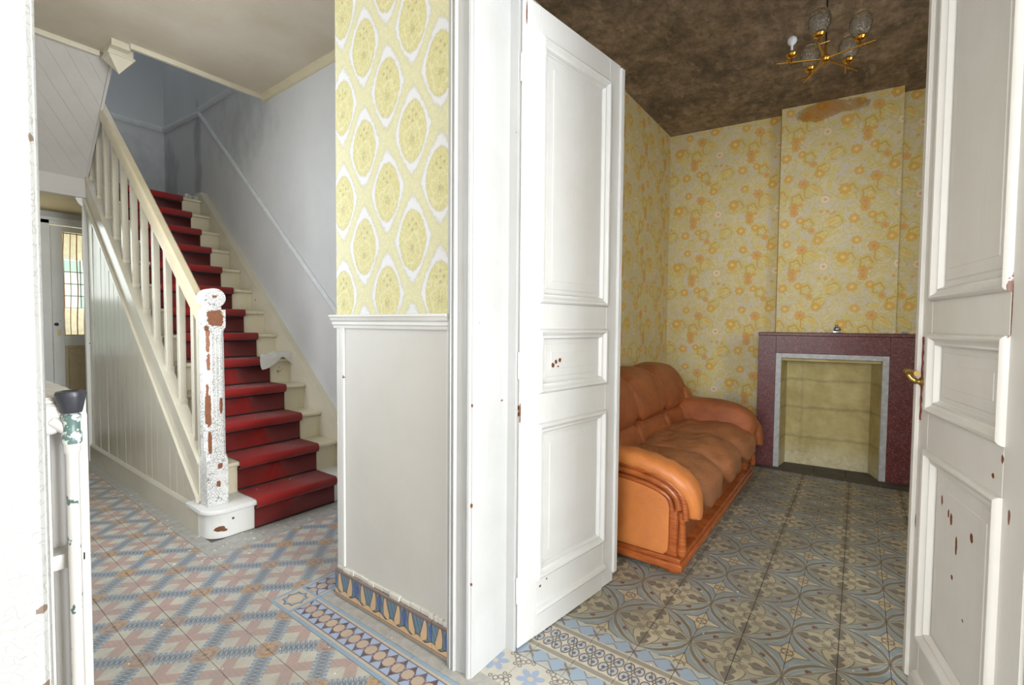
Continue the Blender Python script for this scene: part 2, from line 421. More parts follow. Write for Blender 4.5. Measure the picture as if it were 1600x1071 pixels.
def m_room_tile():
    m = Mat('quatrefoil_cement_tile', .5, .25); u, v, _ = m.sep(m.uv()); c = m.geo()
    a = u.max(v); b = u.min(v); xs = (1-u).max(1-v); ys = (1-u).min(1-v)
    gr = m.noise(c, 24, 4, .65); big = m.noise(c, 2.2, 4, .6)
    cream = srgb(192, 186, 164); grey = srgb(146, 144, 134); dark = srgb(122, 115, 103); blue = srgb(150, 166, 172); brown = srgb(118, 98, 80); sage = srgb(164, 170, 160)
    col = m.mix(0.0, grey, grey)
    r0 = (u*u+v*v).sqrt(); pin = (a-b)
    k = (r0-.895-.09*pin)/(1.0-.80*pin*pin)                      # arcs pinch together at the nodes
    # stepped blue star field beyond the arcs
    st = m.math('LESS_THAN', ys, .12)*.10
    ds = xs/.66 + ys*2.1 - st
    col = m.mix(ds.lt(1.10, .02), col, srgb(196, 188, 168)); col = m.mix(ds.lt(1.0, .02), col, blue)
    d4 = xs/.43 + ys*5.0
    col = m.mix(d4.lt(1.16, .03), col, brown); col = m.mix(d4.lt(1.0, .03), col, srgb(208, 194, 162))
    rs = (xs*xs+ys*ys).sqrt()
    col = m.mix((rs-.12).abs().lt(.018, .01), col, brown); col = m.mix((xs-ys).abs().lt(.016, .01)*rs.lt(.24, .01), col, brown)
    # nested arcs round the quatrefoil
    for e, cc in ((.085, srgb(186, 180, 162)), (.065, dark), (-.035, cream), (-.065, blue), (-.15, cream), (-.175, srgb(150, 160, 154)), (-.215, brown), (-.235, srgb(176, 174, 156))): col = m.mix(k.lt(e, .010), col, cc)
    # four heart-shaped leaves on the axes, scrolled at the heel
    t = ((a-.12)/.86).max(.0).min(1.0)
    wd = ((t**.45)*((1-t)**.95)*.78).min(a*.86)
    dd = b-wd
    col = m.mix(dd.lt(.012, .006)*a.gt(.14, .01), col, brown); col = m.mix(dd.lt(-.014, .006)*a.gt(.155, .01), col, srgb(200, 190, 160))
    q = ((a-.27)**2+(b-.16)**2).sqrt(); col = m.mix(q.lt(.062, .006), col, brown); col = m.mix(q.lt(.042, .006), col, srgb(200, 190, 160)); col = m.mix(q.lt(.018, .006), col, brown)
    fh = ((t-.22).max(.0)*(.94-t).max(.0)/.13).sqrt()*.165*((t*10+b*7).sin().abs()*.62+.38)
    col = m.mix((b-fh).lt(-.004, .010), col, dark)
    col = m.mix((r0-.125).abs().lt(.018, .008), col, brown); col = m.mix(b.lt(.012, .008)*r0.lt(.125, .01), col, brown)
    # red trefoil on the arc
    for px, py in ((.555, .555), (.50, .555), (.555, .50)):
        q = ((a-max(px, py))**2+(b-min(px, py))**2).sqrt(); col = m.mix(q.lt(.038, .01), col, srgb(112, 58, 48))
    col = m.mix(m.ramp(gr, .45, .8, 0, .45), col, srgb(146, 142, 130)); col = m.mix(m.ramp(big, .34, .62, .08, .55), col, srgb(112, 107, 97))
    m.color(col).rough(m.ramp(gr, .3, .7, .42, .6)); m.bump(gr, .1, .001); return m.mat
def m_room_border():
    m = Mat('heart_band_cement_tile', .4); u, v, _ = m.sep(m.uv()); c = m.geo(); gr = m.noise(c, 24, 4, .65)
    cream = srgb(200, 192, 172); grey = srgb(146, 142, 132); dark = srgb(96, 92, 90); blue = srgb(150, 168, 186)
    col = m.mix(0.0, cream, cream)                         # u runs from the heart axis (0) to the outer chain (1)
    h = (v*2).wrap(-.5, .5).abs()
    dh = (((u-.17)/.15)**2 + ((h-.26)/.22)**2)
    col = m.mix(u.lt(.36, .01), col, srgb(206, 196, 178))
    col = m.mix((dh-1).abs().lt(.28, .1), col, dark); col = m.mix(dh.lt(.72, .1), col, srgb(176, 182, 190)); col = m.mix(dh.lt(.12, .05), col, dark)
    col = m.mix((h-.5+u*.9).abs().lt(.03, .015)*u.lt(.36, .01), col, dark)
    col = m.mix((u-.37).abs().lt(.02, .01), col, cream); col = m.mix((u-.46).abs().lt(.07, .012), col, grey)
    ch = (v+.5).wrap(-.5, .5).abs(); w_ = ((u-.75)/.17).abs()
    hexa = w_.max(.0)*.6 + (ch-.25).abs()*3.2
    band = u.gt(.57, .01)
    col = m.mix(band, col, srgb(176, 178, 172)); col = m.mix(hexa.lt(.98, .05)*band, col, dark); col = m.mix(hexa.lt(.88, .05)*band, col, blue)
    col = m.mix((w_-(ch-.5).abs()*5).abs().lt(.14, .05)*band*(ch.gt(.36, .02)), col, srgb(120, 104, 88))
    col = m.mix(m.ramp(gr, .45, .8, 0, .4), col, srgb(156, 152, 142))
    m.color(col); m.bump(gr, .1, .001); return m.mat
def m_rosette_tile():
    m = Mat('blue_rosette_cement_tile', .4); u, v, _ = m.sep(m.uv()); c = m.geo(); gr = m.noise(c, 24, 4, .65)
    x = u-.5; y = v-.5; r = (x*x+y*y).sqrt(); ang = m.math('ARCTAN2', x, y)
    pet = r - .13 - .20*((ang*3).sin().abs())
    col = m.mix(pet.lt(.0, .015), srgb(196, 192, 180), srgb(150, 166, 190)); col = m.mix(r.lt(.07, .01), col, srgb(196, 186, 160))
    cu = (u.min(1-u)); cv = v.min(1-v)
    for px, py, rr in ((.16, .07, .06), (.07, .16, .06), (.3, .06, .04), (.06, .3, .04)):
        q = (((cu-px)**2+(cv-py)**2).sqrt()-rr).abs(); col = m.mix(q.lt(.014, .008), col, srgb(112, 106, 100))
    col = m.mix(m.ramp(gr, .45, .8, 0, .4), col, srgb(156, 152, 142))
    m.color(col); m.bump(gr, .1, .001); return m.mat
def m_hall_border(corner=False):
    m = Mat('star_band_cement_tile' + ('_corner' if corner else ''), .42); u, v, _ = m.sep(m.uv()); c = m.geo(); gr = m.noise(c, 24, 4, .65)
    blue = srgb(146, 168, 186); tan = srgb(202, 184, 160); grey = srgb(172, 172, 168); dark = srgb(98, 82, 90)
    if corner:
        e = (u-.5).abs().max((v-.5).abs()); a = (u-.5).abs(); b = (v-.5).abs()
        col = m.mix(e.gt(.40, .01), srgb(196, 186, 168), blue); col = m.mix((e-.385).abs().lt(.02, .01), col, tan)
        st = a.max(b)*.75+(a+b)*.45
        s1 = a.max(b); s2 = (a+b)*.72; star = s1.min(s2)
        col = m.mix(star.lt(.26, .01), col, dark); col = m.mix(star.lt(.23, .01), col, blue); col = m.mix(s1.max(s2).lt(.21, .01), col, tan)
    else:
        e = (u-.5).abs()
        col = m.mix(e.gt(.39, .01), srgb(182, 178, 168), blue); col = m.mix((e-.37).abs().lt(.025, .01), col, tan)
        h = (v*3).wrap(-.5, .5).abs(); hh = h/3
        inn = e.lt(.33, .01); col = m.mix(inn, col, dark)
        tri = (hh*1.0-.012)                                  # blue triangles between the stars
        k = e*.5 + (.1667-hh)*1.35
        col = m.mix(((.1667-hh)*1.0).lt(e*.62-.03, .008)*e.lt(.305, .008), col, srgb(164, 180, 206))
        a = e; b = hh; s1 = a.max(b); s2 = (a+b)*.72
        q = s1*.55+s2*.45
        col = m.mix(q.lt(.165, .01), col, dark); col = m.mix(q.lt(.135, .01), col, m.mix(m.ramp(m.rand(), .2, .8, 0, 1), srgb(194, 172, 150), srgb(182, 164, 152)))
    col = m.mix(m.ramp(gr, .45, .8, 0, .4), col, srgb(164, 160, 152))
    m.color(col); m.bump(gr, .1, .001); return m.mat
def m_skirting_tile():
    m = Mat('lotus_skirting_tile', .3); u, v, _ = m.sep(m.uv()); c = m.geo(); gr = m.noise(c, 24, 4, .65)
    cream = srgb(222, 188, 146); blue = srgb(110, 138, 170); green = srgb(96, 120, 118); dark = srgb(70, 60, 54)
    h = (u-.5).abs()                                       # mirrored about the lotus bud
    vv = v
    top = h*0 + vv
    col = m.mix(0.0, cream, cream)
    scal = .30 + .10*((u*2*math.pi).cos())                 # scalloped lower edge
    leaf = vv.gt(.20, .01)
    curve = .235 + (vv-.5)*.17 - (vv-.5)*(vv-.5)*.25
    tusk = (h-curve).abs() - (.135*(((.95-vv)/.70).max(.0)**.6))*((vv-.22)*9).min(1.0).max(.0)
    body = m.mix(m.ramp((u*46+vv*14).sin(), -.2, .5, 0, 1), blue, green)
    arch = vv - (.20 + .12*((u*4*math.pi).cos()*.5+.5))
    col = m.mix(arch.gt(.0, .01), col, dark); col = m.mix(arch.gt(.035, .01), col, body)
    col = m.mix(tusk.lt(.022, .008)*arch.gt(.0, .01), col, dark); col = m.mix(tusk.lt(.0, .008)*arch.gt(.0, .01), col, cream)
    bud = (((.5-h)/.075)**2 + ((vv-.62)/.24)**2); col = m.mix(bud.lt(1.15, .05), col, dark); col = m.mix(bud.lt(.9, .05), col, srgb(84, 108, 162))
    q = ((h-.06)**2+(vv-.36)**2).sqrt(); col = m.mix((q-.04).abs().lt(.014, .008), col, green)
    col = m.mix((vv-.905).abs().lt(.012, .006), col, srgb(120, 70, 50)); col = m.mix((vv-.13).abs().lt(.014, .006), col, srgb(120, 60, 44))
    col = m.mix(vv.gt(.92, .005), col, srgb(134, 116, 108)); col = m.mix(vv.lt(.10, .01), col, srgb(150, 144, 136))
    col = m.mix(m.ramp(gr, .5, .85, 0, .3), col, srgb(160, 152, 140))
    m.color(col); m.bump(gr, .1, .001); return m.mat
M_hall_tile, M_room_tile, M_room_border, M_rosette = m_hall_tile(), m_room_tile(), m_room_border(), m_rosette_tile()
M_hall_border, M_hall_corner, M_skirt = m_hall_border(), m_hall_border(True), m_skirting_tile()
M_strip = plain('plain_grey_tile', srgb(170, 168, 162), .45, var=.18, sc_=20)

def m_carpet():
    m = Mat('red_stair_carpet', .95, .2); c = m.coord(); n = m.noise(c, 260, 3, .8); b = m.noise(c, 5, 4, .6)
    col = m.mix(n, srgb(124, 28, 28), srgb(170, 48, 44)); col = m.mix(m.ramp(b, .5, .75, 0, .4), col, srgb(138, 44, 40))
    _, _, nz = m.sep(V(m, m.N.new('ShaderNodeNewGeometry').outputs['Normal']))
    dust = m.ramp(m.noise(c, 70, 4, .8), .60, .75, 0, .6)*m.ramp(nz, .4, .9, 0, 1)
    col = m.mix(dust, col, srgb(170, 116, 104))
    m.color(col); m.bump(n, .6, .003); m.b.inputs['Sheen Weight'].default_value = .15; return m.mat
M_carpet = m_carpet()
def m_leather(name, base, worn, lo=.5, rough=.36, bs=.55):
    m = Mat(name, rough); c = m.coord()
    n = m.noise(c, 5, 5, .65, .6); g = m.voro(c, 240, 'DISTANCE_TO_EDGE'); wr = m.noise(m.scale(c, (9, 3, 9)), 3, 4, .6, 2.0)
    col = m.mix(m.ramp(n, lo-.12, lo+.2, 0, .75), srgb(*base), srgb(*worn))
    col = m.mix(m.ramp(wr, .60, .72, 0, .35), col, srgb(*[int(x*1.12) if x < 220 else x for x in base]))
    m.color(col).rough(m.ramp(n, .3, .7, rough-.06, rough+.16)); m.bump(wr*1.6+m.noise(m.scale(c, (26, 6, 10)), 2.2, 3, .55, 1.5)*.9+m.ramp(g, 0, .12, -.12, 0), bs, .008); return m.mat
M_leather = m_leather('tan_leather', (172, 98, 52), (132, 74, 44))
M_leather_arm = m_leather('orange_tan_leather', (214, 134, 72), (196, 114, 60), rough=.32, bs=.10)
M_leather_seat = m_leather('worn_brown_leather', (176, 112, 68), (140, 96, 66), lo=.46, rough=.42)
M_wood = None
def m_wood():
    m = Mat('varnished_orange_wood', .22); c = m.coord(); n = m.noise(m.scale(c, (3, 3, 26)), 3, 4, .6, .8)
    m.color(m.mix(m.ramp(n, .3, .7, 0, 1), srgb(190, 106, 54), srgb(146, 74, 34))); m.bump(n, .08, .002); return m.mat
M_wood = m_wood()
def m_granite():
    m = Mat('red_granite', .36, .35); c = m.coord()
    v = m.voro(c, 120, out='Color'); r_, g_, b_ = m.sep(v); n = m.noise(c, 60, 5, .75, 1.0); b = m.noise(c, 9, 4, .6)
    col = m.mix(m.ramp(r_, .2, .8, 0, 1), srgb(84, 40, 40), srgb(116, 58, 56)); col = m.mix(m.ramp(n, .56, .66, 0, .85), col, srgb(50, 30, 34))
    col = m.mix(m.ramp(g_, .84, .9, 0, .6), col, srgb(140, 88, 84)); col = m.mix(m.ramp(b, .5, .75, 0, .35), col, srgb(110, 86, 88))
    m.color(col); return m.mat
M_granite = m_granite()
M_greymarble = plain('grey_marble', srgb(176, 178, 178), .4, var=.22, sc_=26)
def m_hearth():
    m = Mat('stained_yellow_hearth_panel', .8); c = m.coord(); x, y, z = m.sep(c); n = m.noise(c, 6, 5, .65); f = m.noise(c, 30, 4, .7)
    col = m.mix(m.ramp(n, .35, .65, 0, .8), srgb(198, 186, 132), srgb(168, 150, 96))
    zig = m.noise(c, 11, 4, .6)*.05
    for zz in (.28, .55, .80): col = m.mix((z+zig-zz).abs().lt(.008, .012)*.45, col, srgb(104, 96, 74))
    for yy in (-.22, -.05, .14): col = m.mix((y+zig*.8-yy).abs().lt(.006, .012)*.3, col, srgb(118, 108, 80))
    col = m.mix((z+zig).lt(.17, .06)*m.ramp(f, .4, .6, .2, .7), col, srgb(212, 206, 184))
    m.color(col); m.bump(n+f*.5, .4, .006); return m.mat
M_hearth = m_hearth()
M_brass = plain('brass', srgb(206, 158, 70), .22, 1, .1)
M_oldbrass = plain('dull_brass', srgb(176, 146, 84), .32, 1, .15)
M_black = plain('black_plastic', srgb(46, 47, 54), .38)
M_darkmetal = plain('dark_metal', srgb(52, 44, 40), .5, .6)
M_bulb = plain('opal_bulb_glass', srgb(216, 222, 228), .25)
M_chip = plain('paint_chip', srgb(224, 222, 214), .6)
def m_glass(name, col=(1, 1, 1), rough=.05, bump=0, tr=.0, sc_=120):
    m = Mat(name, rough); m.b.inputs['Transmission Weight'].default_value = 1; m.b.inputs['IOR'].default_value = 1.45
    m.color(tuple(col))
    if bump: m.bump(m.voro(m.coord(), sc_, 'F1'), bump, .004)
    return m.mat
M_shade = m_glass('dimpled_clear_glass', (.93, .95, .97), .12, .8, sc_=110)
M_pane = m_glass('window_pane_glass', (.97, 1, .97), .0)
def m_film():
    m = Mat('clear_plastic_film', .22); m.color(srgb(232, 230, 222)); m.b.inputs['Transmission Weight'].default_value = .35; m.b.inputs['IOR'].default_value = 1.3
    m.bump(m.noise(m.coord(), 60, 4, .7), .5, .004); return m.mat
M_film = m_film()
def m_emit(name, col, st):
    m = Mat(name); m.b.inputs['Emission Color'].default_value = (*col, 1); m.b.inputs['Emission Strength'].default_value = st; m.color(tuple(x*.5 for x in col)); return m.mat
M_daypane = m_emit('backlit_daylight_pane', (.84, 1, .94), .8)
M_silver = plain('tarnished_silver_glaze', srgb(150, 148, 150), .25, .6, .35, 60)
M_scar = plain('bare_primer_scar', srgb(118, 52, 40), .8, 0, .35, 60)
M_cloth = plain('ochre_curtain', srgb(226, 164, 96), .9)

# ------------------------------------------------------------------ FLOORS
P = .1575
def tile_mesh(name, mat, s=P, gap=.0016, h=.010, sy=None):
    a, b = s/2-gap/2, (sy or s)/2-gap/2; e = .0012
    bm = bmesh.new()
    def ring(k, z): return [bm.verts.new((x*(a-k), y*(b-k), z)) for x, y in ((-1, -1), (1, -1), (1, 1), (-1, 1))]
    r0, r1, r2 = ring(0, -h), ring(0, -e), ring(e, 0)
    bm.faces.new(r2)
    for A, B in ((r0, r1), (r1, r2)):
        for k in range(4): bm.faces.new((A[k], A[(k+1) % 4], B[(k+1) % 4], B[k]))
    me = bpy.data.meshes.new(name); bm.to_mesh(me); bm.free()
    l = me.uv_layers.new(name='UVMap')
    for lp in me.loops:
        c = me.vertices[lp.vertex_index].co; l.data[lp.index].uv = (c.x/(2*a)+.5, c.y/(2*b)+.5)
    me.materials.append(mat); return me
def lay(me, x, y, rz, parent, name='tile'):
    t = link(name, me, parent, (x, y, random.uniform(-.0005, .0004)), (random.uniform(-.002, .002), random.uniform(-.002, .002), rz+random.uniform(-.002, .002)))
    return t
H90 = math.pi/2
floor_h = struct(MB().box(.0, -2.4, -.06, 1.2, 8.6, -.006).box(1.2, 1.9, -.06, 2.2, 8.6, -.006).build('floor', M_joint))
floor_r = struct(MB().box(1.2, -1.8, -.06, 5.4, 1.9, -.006).build('floor', M_joint))
me_h = tile_mesh('hall_tile', M_hall_tile); me_hb = tile_mesh('hall_border_tile', M_hall_border); me_hc = tile_mesh('hall_corner_tile', M_hall_corner)
me_r = tile_mesh('room_tile', M_room_tile); me_rb = tile_mesh('room_border_tile', M_room_border); me_ro = tile_mesh('rosette_tile', M_rosette)
me_s1 = tile_mesh('plain_strip_tile', M_strip, .0655, sy=P)
# hall field: corners on X=1.006-kP, Y=1.94+kP (flower at (.69,1.94))
X0, Y0 = 1.006, 1.94
for i in range(-6, 7):
    for j in range(-9, 24):
        cx, cy = X0+(i+.5)*P, Y0+(j+.5)*P
        rz = 0 if ((i+j) % 2 == 0) else H90
        if i < 0:
            if .11 < cx and cy < 5.55 and cy > .5: lay(me_h, cx, cy, rz, floor_h)
        elif 1 <= j <= 4 and cx < 2.08: lay(me_h, cx, cy, rz, floor_h)
        elif i == 0 and j < 0 and cy > .45: lay(me_hb, cx, cy, 0, floor_h)
        elif i == 0 and j == 0: lay(me_hc, cx, cy, 0, floor_h)
        elif i > 0 and j == 0 and cx < 2.08: lay(me_hb, cx, cy, H90, floor_h)
for j in range(-9, 0): lay(me_s1, 1.006+P+.033, Y0+(j+.5)*P+.03, 0, floor_h)
me_s2 = tile_mesh('plain_stair_strip_tile', M_strip, P, sy=.19)
for i in range(1, 7): lay(me_s2, X0+(i+.5)*P-.02, Y0+5*P+.095, 0, floor_h)
me_s3 = tile_mesh('plain_spandrel_strip_tile', M_strip, .075, sy=P)
for j in range(5, 23): lay(me_s3, 1.044, Y0+(j+.5)*P, 0, floor_h)
lay(tile_mesh('strip_corner_tile', M_strip, P, sy=.19), X0+.079, Y0+5*P+.095, 0, floor_h)
# room field: quatrefoil corners on X=1.885+2Pm, Y=.659-2Pn
RX, RY = 1.728, .660
for i in range(0, 19):
    for j in range(-8, 7):
        cx, cy = RX+(i+.5)*P, RY+(j+.5)*P
        back = 5.19-(cy-.67)*.105
        if cx > back-.16-(.17 if -.4 < cy < .72 else 0) or (cy > 1.0 and cx > 2.55): continue
        # quatrefoil corner of this tile: X index odd, Y index even
        qx = 1 if i % 2 == 0 else 0; qy = 0 if j % 2 == 0 else 1
        rz = {(0, 0): 0, (1, 0): H90, (1, 1): 2*H90, (0, 1): 3*H90}[(qx, qy)]
        lay(me_r, cx, cy, rz, floor_r)
for j in range(-6, 4):
    cy = RY+(j+.5)*P
    lay(me_rb, RX-.5*P, cy, 0, floor_r); lay(me_rb, RX-1.5*P, cy, math.pi, floor_r)
    if j < 3: lay(me_ro, RX-2.5*P-.003, cy, 0, floor_r)
MB().box(1.165, -.36, -.012, 1.2525, 1.07, -.001, .001).build('threshold_strip', M_strip, floor_r)
hs = MB()
for k in range(5): hs.box(4.63, -.40+k*.23, -.004, 4.99, -.40+k*.23+.227, .002, .001)
hs.build('hearth_slab', plain('dark_hearth_stone', srgb(84, 80, 74), .7, var=.25, sc_=9, bump=.2), floor_r)

# ------------------------------------------------------------------ WALLS
# pier between hall and salon, partition, salon front wall
wr = struct(MB().box(1.229, 1.065, 0, 1.40, 1.90, 3.28).box(1.40, 1.69, 0, 5.3, 1.90, 3.28)
            .box(1.229, -.335, 2.47, 1.40, 1.065, 3.28).box(1.229, -2.4, 0, 1.40, -.335, 3.28).build('wall_right', M_dado))
paper = MB().box(1.2255, 1.186, 1.288, 1.229, 1.9005, 3.268).build('wallpaper', M_pier_paper, wr)
tag(paper, 'yellow and white medallion wallpaper')
MB().box(1.2235, 1.866, .128, 1.230, 1.899, 1.235, .002).build('corner_batten', M_white, wr)
MB().box(1.2195, 1.842, .145, 1.230, 1.866, 1.235, .004, 3).build('panel_bead', M_white, wr)
MB().box(1.2190, 1.186, .128, 1.230, 1.203, 1.235, .003, 3).build('panel_bead', M_white, wr)
struct(MB().sweep([(1.229, 1.181, 1.23), (1.229, 1.915, 1.23)], [(.0, .0), (-.010, .0), (-.012, .012), (-.018, .016), (-.018, .028), (-.026, .034), (-.030, .046), (-.036, .050), (-.036, .058), (-.004, .060), (0, .060)], (1, 0, 0), (0, 0, 1)).build('trim_1', M_white))
# skirting tiles and the broken plaster bead on them
bb = struct(MB().box(1.2185, 1.186, -.002, 1.230, 1.902, .008).build('baseboard_right', M_joint))
def skirt_mesh(wd, u0, u1):
    m = MB().box(-wd/2+.0008, -.009, 0, wd/2-.0008, 0, .126, .0012, 1)
    bm = m.bm; me = bpy.data.meshes.new('skirting_tile'); bmesh.ops.recalc_face_normals(bm, faces=bm.faces); bm.to_mesh(me); bm.free()
    l = me.uv_layers.new(name='UVMap')
    for lp in me.loops:
        c = me.vertices[lp.vertex_index].co; l.data[lp.index].uv = (u0+(c.x/wd+.5)*(u1-u0), c.z/.126)
    me.materials.append(M_skirt); return me
ks = skirt_mesh(.155, 0, 1)
for y0, y1, u0, u1 in ((1.734, 1.902, 0, 1.08), (1.579, 1.734, 0, 1), (1.4235, 1.579, 0, 1), (1.268, 1.4235, 0, 1), (1.186, 1.268, .47, 1)):
    link('skirting_tile', ks if abs(y1-y0-.155) < .002 else skirt_mesh(y1-y0, u0, u1), bb, (1.2195, (y0+y1)/2, .001), (0, 0, -H90))
ks2 = skirt_mesh(.155, 0, 1)
for k in range(5): link('skirting_tile', ks2, bb, (1.229+.0775+k*.155, 1.9005, .001), (0, 0, math.pi))
m = MB(); y = 1.19
while y < 1.895:
    d = random.uniform(.02, .07); y2 = min(1.9, y+d)
    m.box(1.2195+random.uniform(-.006, .001), y, .126, 1.231, y2-random.uniform(0, .004), .139+random.uniform(0, .011), .003, 2); y = y2
m.build('plaster_bead', painted('crumbled_plaster', (222, 219, 210), .8, .5), bb)
# door casing and jambs
cas = [(0, 0), (0, .020), (.008, .024), (.016, .024), (.020, .032), (.028, .036), (.032, .028), (.038, .034), (.046, .036), (.052, .026), (.070, .024), (.078, .020), (.092, .020), (.098, .028), (.108, .034), (.116, .032), (.121, .022), (.121, 0)]
M_casing = painted('white_casing_paint', (186, 187, 186), .42, .28, .30, 14, spots=((1.205, 1.065, .62, .006, .006, .009), (1.205, 1.065, .34, .005, .005, .007), (1.205, 1.065, .97, .005, .005, .008)))
m = MB().sweep([(1.229, 1.186, 0), (1.229, 1.186, 2.58)], [(-b, -a) for a, b in cas], (1, 0, 0), (0, 1, 0))
m.sweep([(1.229, -.456, 0), (1.229, -.456, 2.58)], [(-b, a) for a, b in cas], (1, 0, 0), (0, 1, 0))
m.sweep([(1.229, -.456, 2.60), (1.229, 1.186, 2.60)], [(-b, -a) for a, b in cas], (1, 0, 0), (0, 0, 1))
struct(m.build('trim_2', M_casing, smooth=True, angle=25))
m = MB().box(1.204, 1.062, 0, 1.414, 1.085, 2.50, .002).box(1.204, -.358, 0, 1.414, -.331, 2.50, .002).box(1.204, -.358, 2.466, 1.414, 1.085, 2.5, .002)
m.box(1.404, 1.024, 0, 1.4185, 1.08, 2.47, .002).box(1.404, -.352, 0, 1.4215, -.300, 2.47, .002)
struct(m.build('trim_3', M_casing))
# hall walls
struct(MB().box(.0, .70, 0, .10, 2.1, 5.6).box(.0, 3.7, 0, .10, 6.8, 5.6).box(.0, 2.1, 0, .10, 3.7, .95).box(.0, 2.1, 2.55, .10, 3.7, 5.6).box(0, -2.4, 0, .10, -.62, 3.4).box(0, -.62, 2.75, .10, .70, 3.4).build('wall_left', M_plain))
struct(MB().box(2.08, 1.9, 0, 2.2, 6.92, 5.6).box(2.16, 6.92, 0, 2.28, 8.6, 2.7).build('wall_stair', M_stairwall))
struct(MB().box(.0, 6.8, 2.40, 2.2, 6.92, 5.6).box(0, 6.8, 0, .30, 6.92, 2.4).box(.30, 6.8, 0, .86, 6.92, .9).box(.86, 6.8, 0, 1.0, 6.92, 2.40).box(.30, 6.8, 2.34, .86, 6.92, 2.4).box(1.9, 6.8, 0, 2.2, 6.92, 2.4).box(1.0, 6.8, 2.31, 1.9, 6.92, 2.4).build('wall_far', M_stairwall))
struct(MB().box(0, -2.5, 0, .14, -2.4, 3.4).box(1.18, -2.5, 0, 1.4, -2.4, 3.4).box(.14, -2.5, 2.6, 1.18, -2.4, 3.4).build('wall_front', M_plain))
struct(MB().box(.0, 4.315, 3.42, 2.2, 4.40, 5.6).build('wall_stairwell_front', M_stairwall))
# ceilings
struct(MB().box(0, -2.5, 3.27, 1.24, 4.315, 3.42).box(1.24, 1.88, 3.27, 2.15, 4.315, 3.42).box(0, 4.315, 3.27, 1.10, 4.63, 3.42).box(0, 4.3, 5.6, 2.2, 7, 5.7).build('ceiling', M_ceil))
struct(MB().box(1.3, -1.8, 3.276, 5.5, 1.75, 3.42).build('ceiling', M_sooty))
m = MB().box(1.12, 4.30, 3.235, 2.08, 4.335, 3.275, .008, 3).box(.10, 4.61, 3.235, 1.02, 4.65, 3.275, .008, 3).box(1.02, 4.33, 3.225, 1.13, 4.41, 3.275, .004, 2)
struct(m.build('trim_4', M_cream))
struct(MB().sweep([(2.08, 1.9, 3.27), (2.08, 4.335, 3.27)], [(0, 0), (-.045, 0), (-.045, -.010), (-.03, -.02), (-.012, -.035), (-.012, -.05), (0, -.05)], (1, 0, 0), (0, 0, 1)).build('trim_5', painted('yellowed_cove_paint', (206, 196, 166), .5, .5, .4, 7, wood=(176, 116, 66))))
# wall rail along the flight and round the landing
pr = [(0, -.034), (-.012, -.034), (-.022, -.020), (-.026, .0), (-.022, .020), (-.012, .034), (0, .034)]
struct(MB().sweep([(2.08, 1.95, 1.26), (2.08, 3.17, 1.295), (2.08, 5.738, 3.483), (2.08, 6.80, 3.556)], pr, (1, 0, 0), (0, 0, 1))
       .sweep([(2.08, 4.40, 3.50), (2.08, 5.738, 3.515)], pr, (1, 0, 0), (0, 0, 1))
       .sweep([(2.08, 6.80, 3.556), (.1, 6.80, 3.556)], [(-a, b) for a, b in pr], (0, -1, 0), (0, 0, 1)).build('trim_6', plain('grey_rail_paint', srgb(206, 209, 210), .55, var=.08)))
# salon walls
th = math.atan(.105)
def back_root(name):                                    # local: y along the wall towards the hall side, x out of the wall towards the room is -x
    o = link(name, None, None, (5.19, .67, 0), (0, 0, th)); return o
wb = MB().box(0, -2.4, 0, .12, 1.1, 3.28).build('wall_back', M_salon_paper); wb.location = (5.19, .67, 0); wb.rotation_euler = (0, 0, th); struct(wb)
MB().box(-.153, -.905, 0, .0, -.016, 3.274).build('chimney_breast', M_salon_paper, wb)
MB().box(-.1555, -.0185, 0, -.15, -.0135, 3.27, .001, 1).build('paper_seam', plain('brown_seam', srgb(140, 118, 80), .8), wb)
pl = MB().box(1.40, 1.681, 0, 5.15, 1.691, 3.276).build('wall_salon_left', M_salon_paper); struct(pl)
sw = MB().box(1.3, -1.82, 0, 1.5, -1.7, 3.3).box(2.4, -1.82, 0, 5.6, -1.7, 3.3).box(1.5, -1.82, 0, 2.4, -1.7, .85).box(1.5, -1.82, 2.65, 2.4, -1.7, 3.3).build('wall_salon_right', M_salon_paper); struct(sw)
# front room round the camera
struct(MB().box(-2.6, -2.4, -.06, 0, 2.4, 0).build('floor', plain('front_room_boards', srgb(150, 120, 90), .6)))
struct(MB().box(-2.6, -2.4, 3.27, 0, 2.4, 3.4).build('ceiling', M_ceil))
struct(MB().box(-2.7, -2.4, 0, -2.6, -1.5, 3.3).box(-2.7, .9, 0, -2.6, 2.4, 3.3).box(-2.7, -1.5, 0, -2.6, .9, .7).box(-2.7, -1.5, 2.7, -2.6, .9, 3.3).box(-2.6, 2.4, 0, 0, 2.5, 3.3).box(-2.6, -2.5, 0, 0, -2.4, 3.3).build('wall_front_room', M_plain))
# near door jamb beside the camera, crackled
M_crackle = painted('crackled_white_paint', (168, 169, 166), .45, .22, 0, 9, crackle=95, wood=(120, 100, 84),
                    spots=((.1, .69, .94, .012, .012, .006), (.1, .69, .855, .012, .012, .007), (.1, .69, .80, .012, .012, .008), (.1, .69, 1.44, .008, .01, .008)))
m = MB().box(-.02, .694, 0, .088, .72, 2.76, .002).box(-.02, -.64, 0, .088, -.615, 2.76, .002).box(-.02, -.62, 2.73, .088, .72, 2.76, .002)
m.sweep([(.101, .70, 0), (.101, .70, 2.80)], [(-.030, .004), (-.026, -.004), (-.016, -.007), (-.006, -.005), (.0, .002), (.003, .012), (.003, .06), (-.02, .06)], (1, 0, 0), (0, 1, 0))
struct(m.build('trim_7', M_crackle, smooth=True, angle=30))

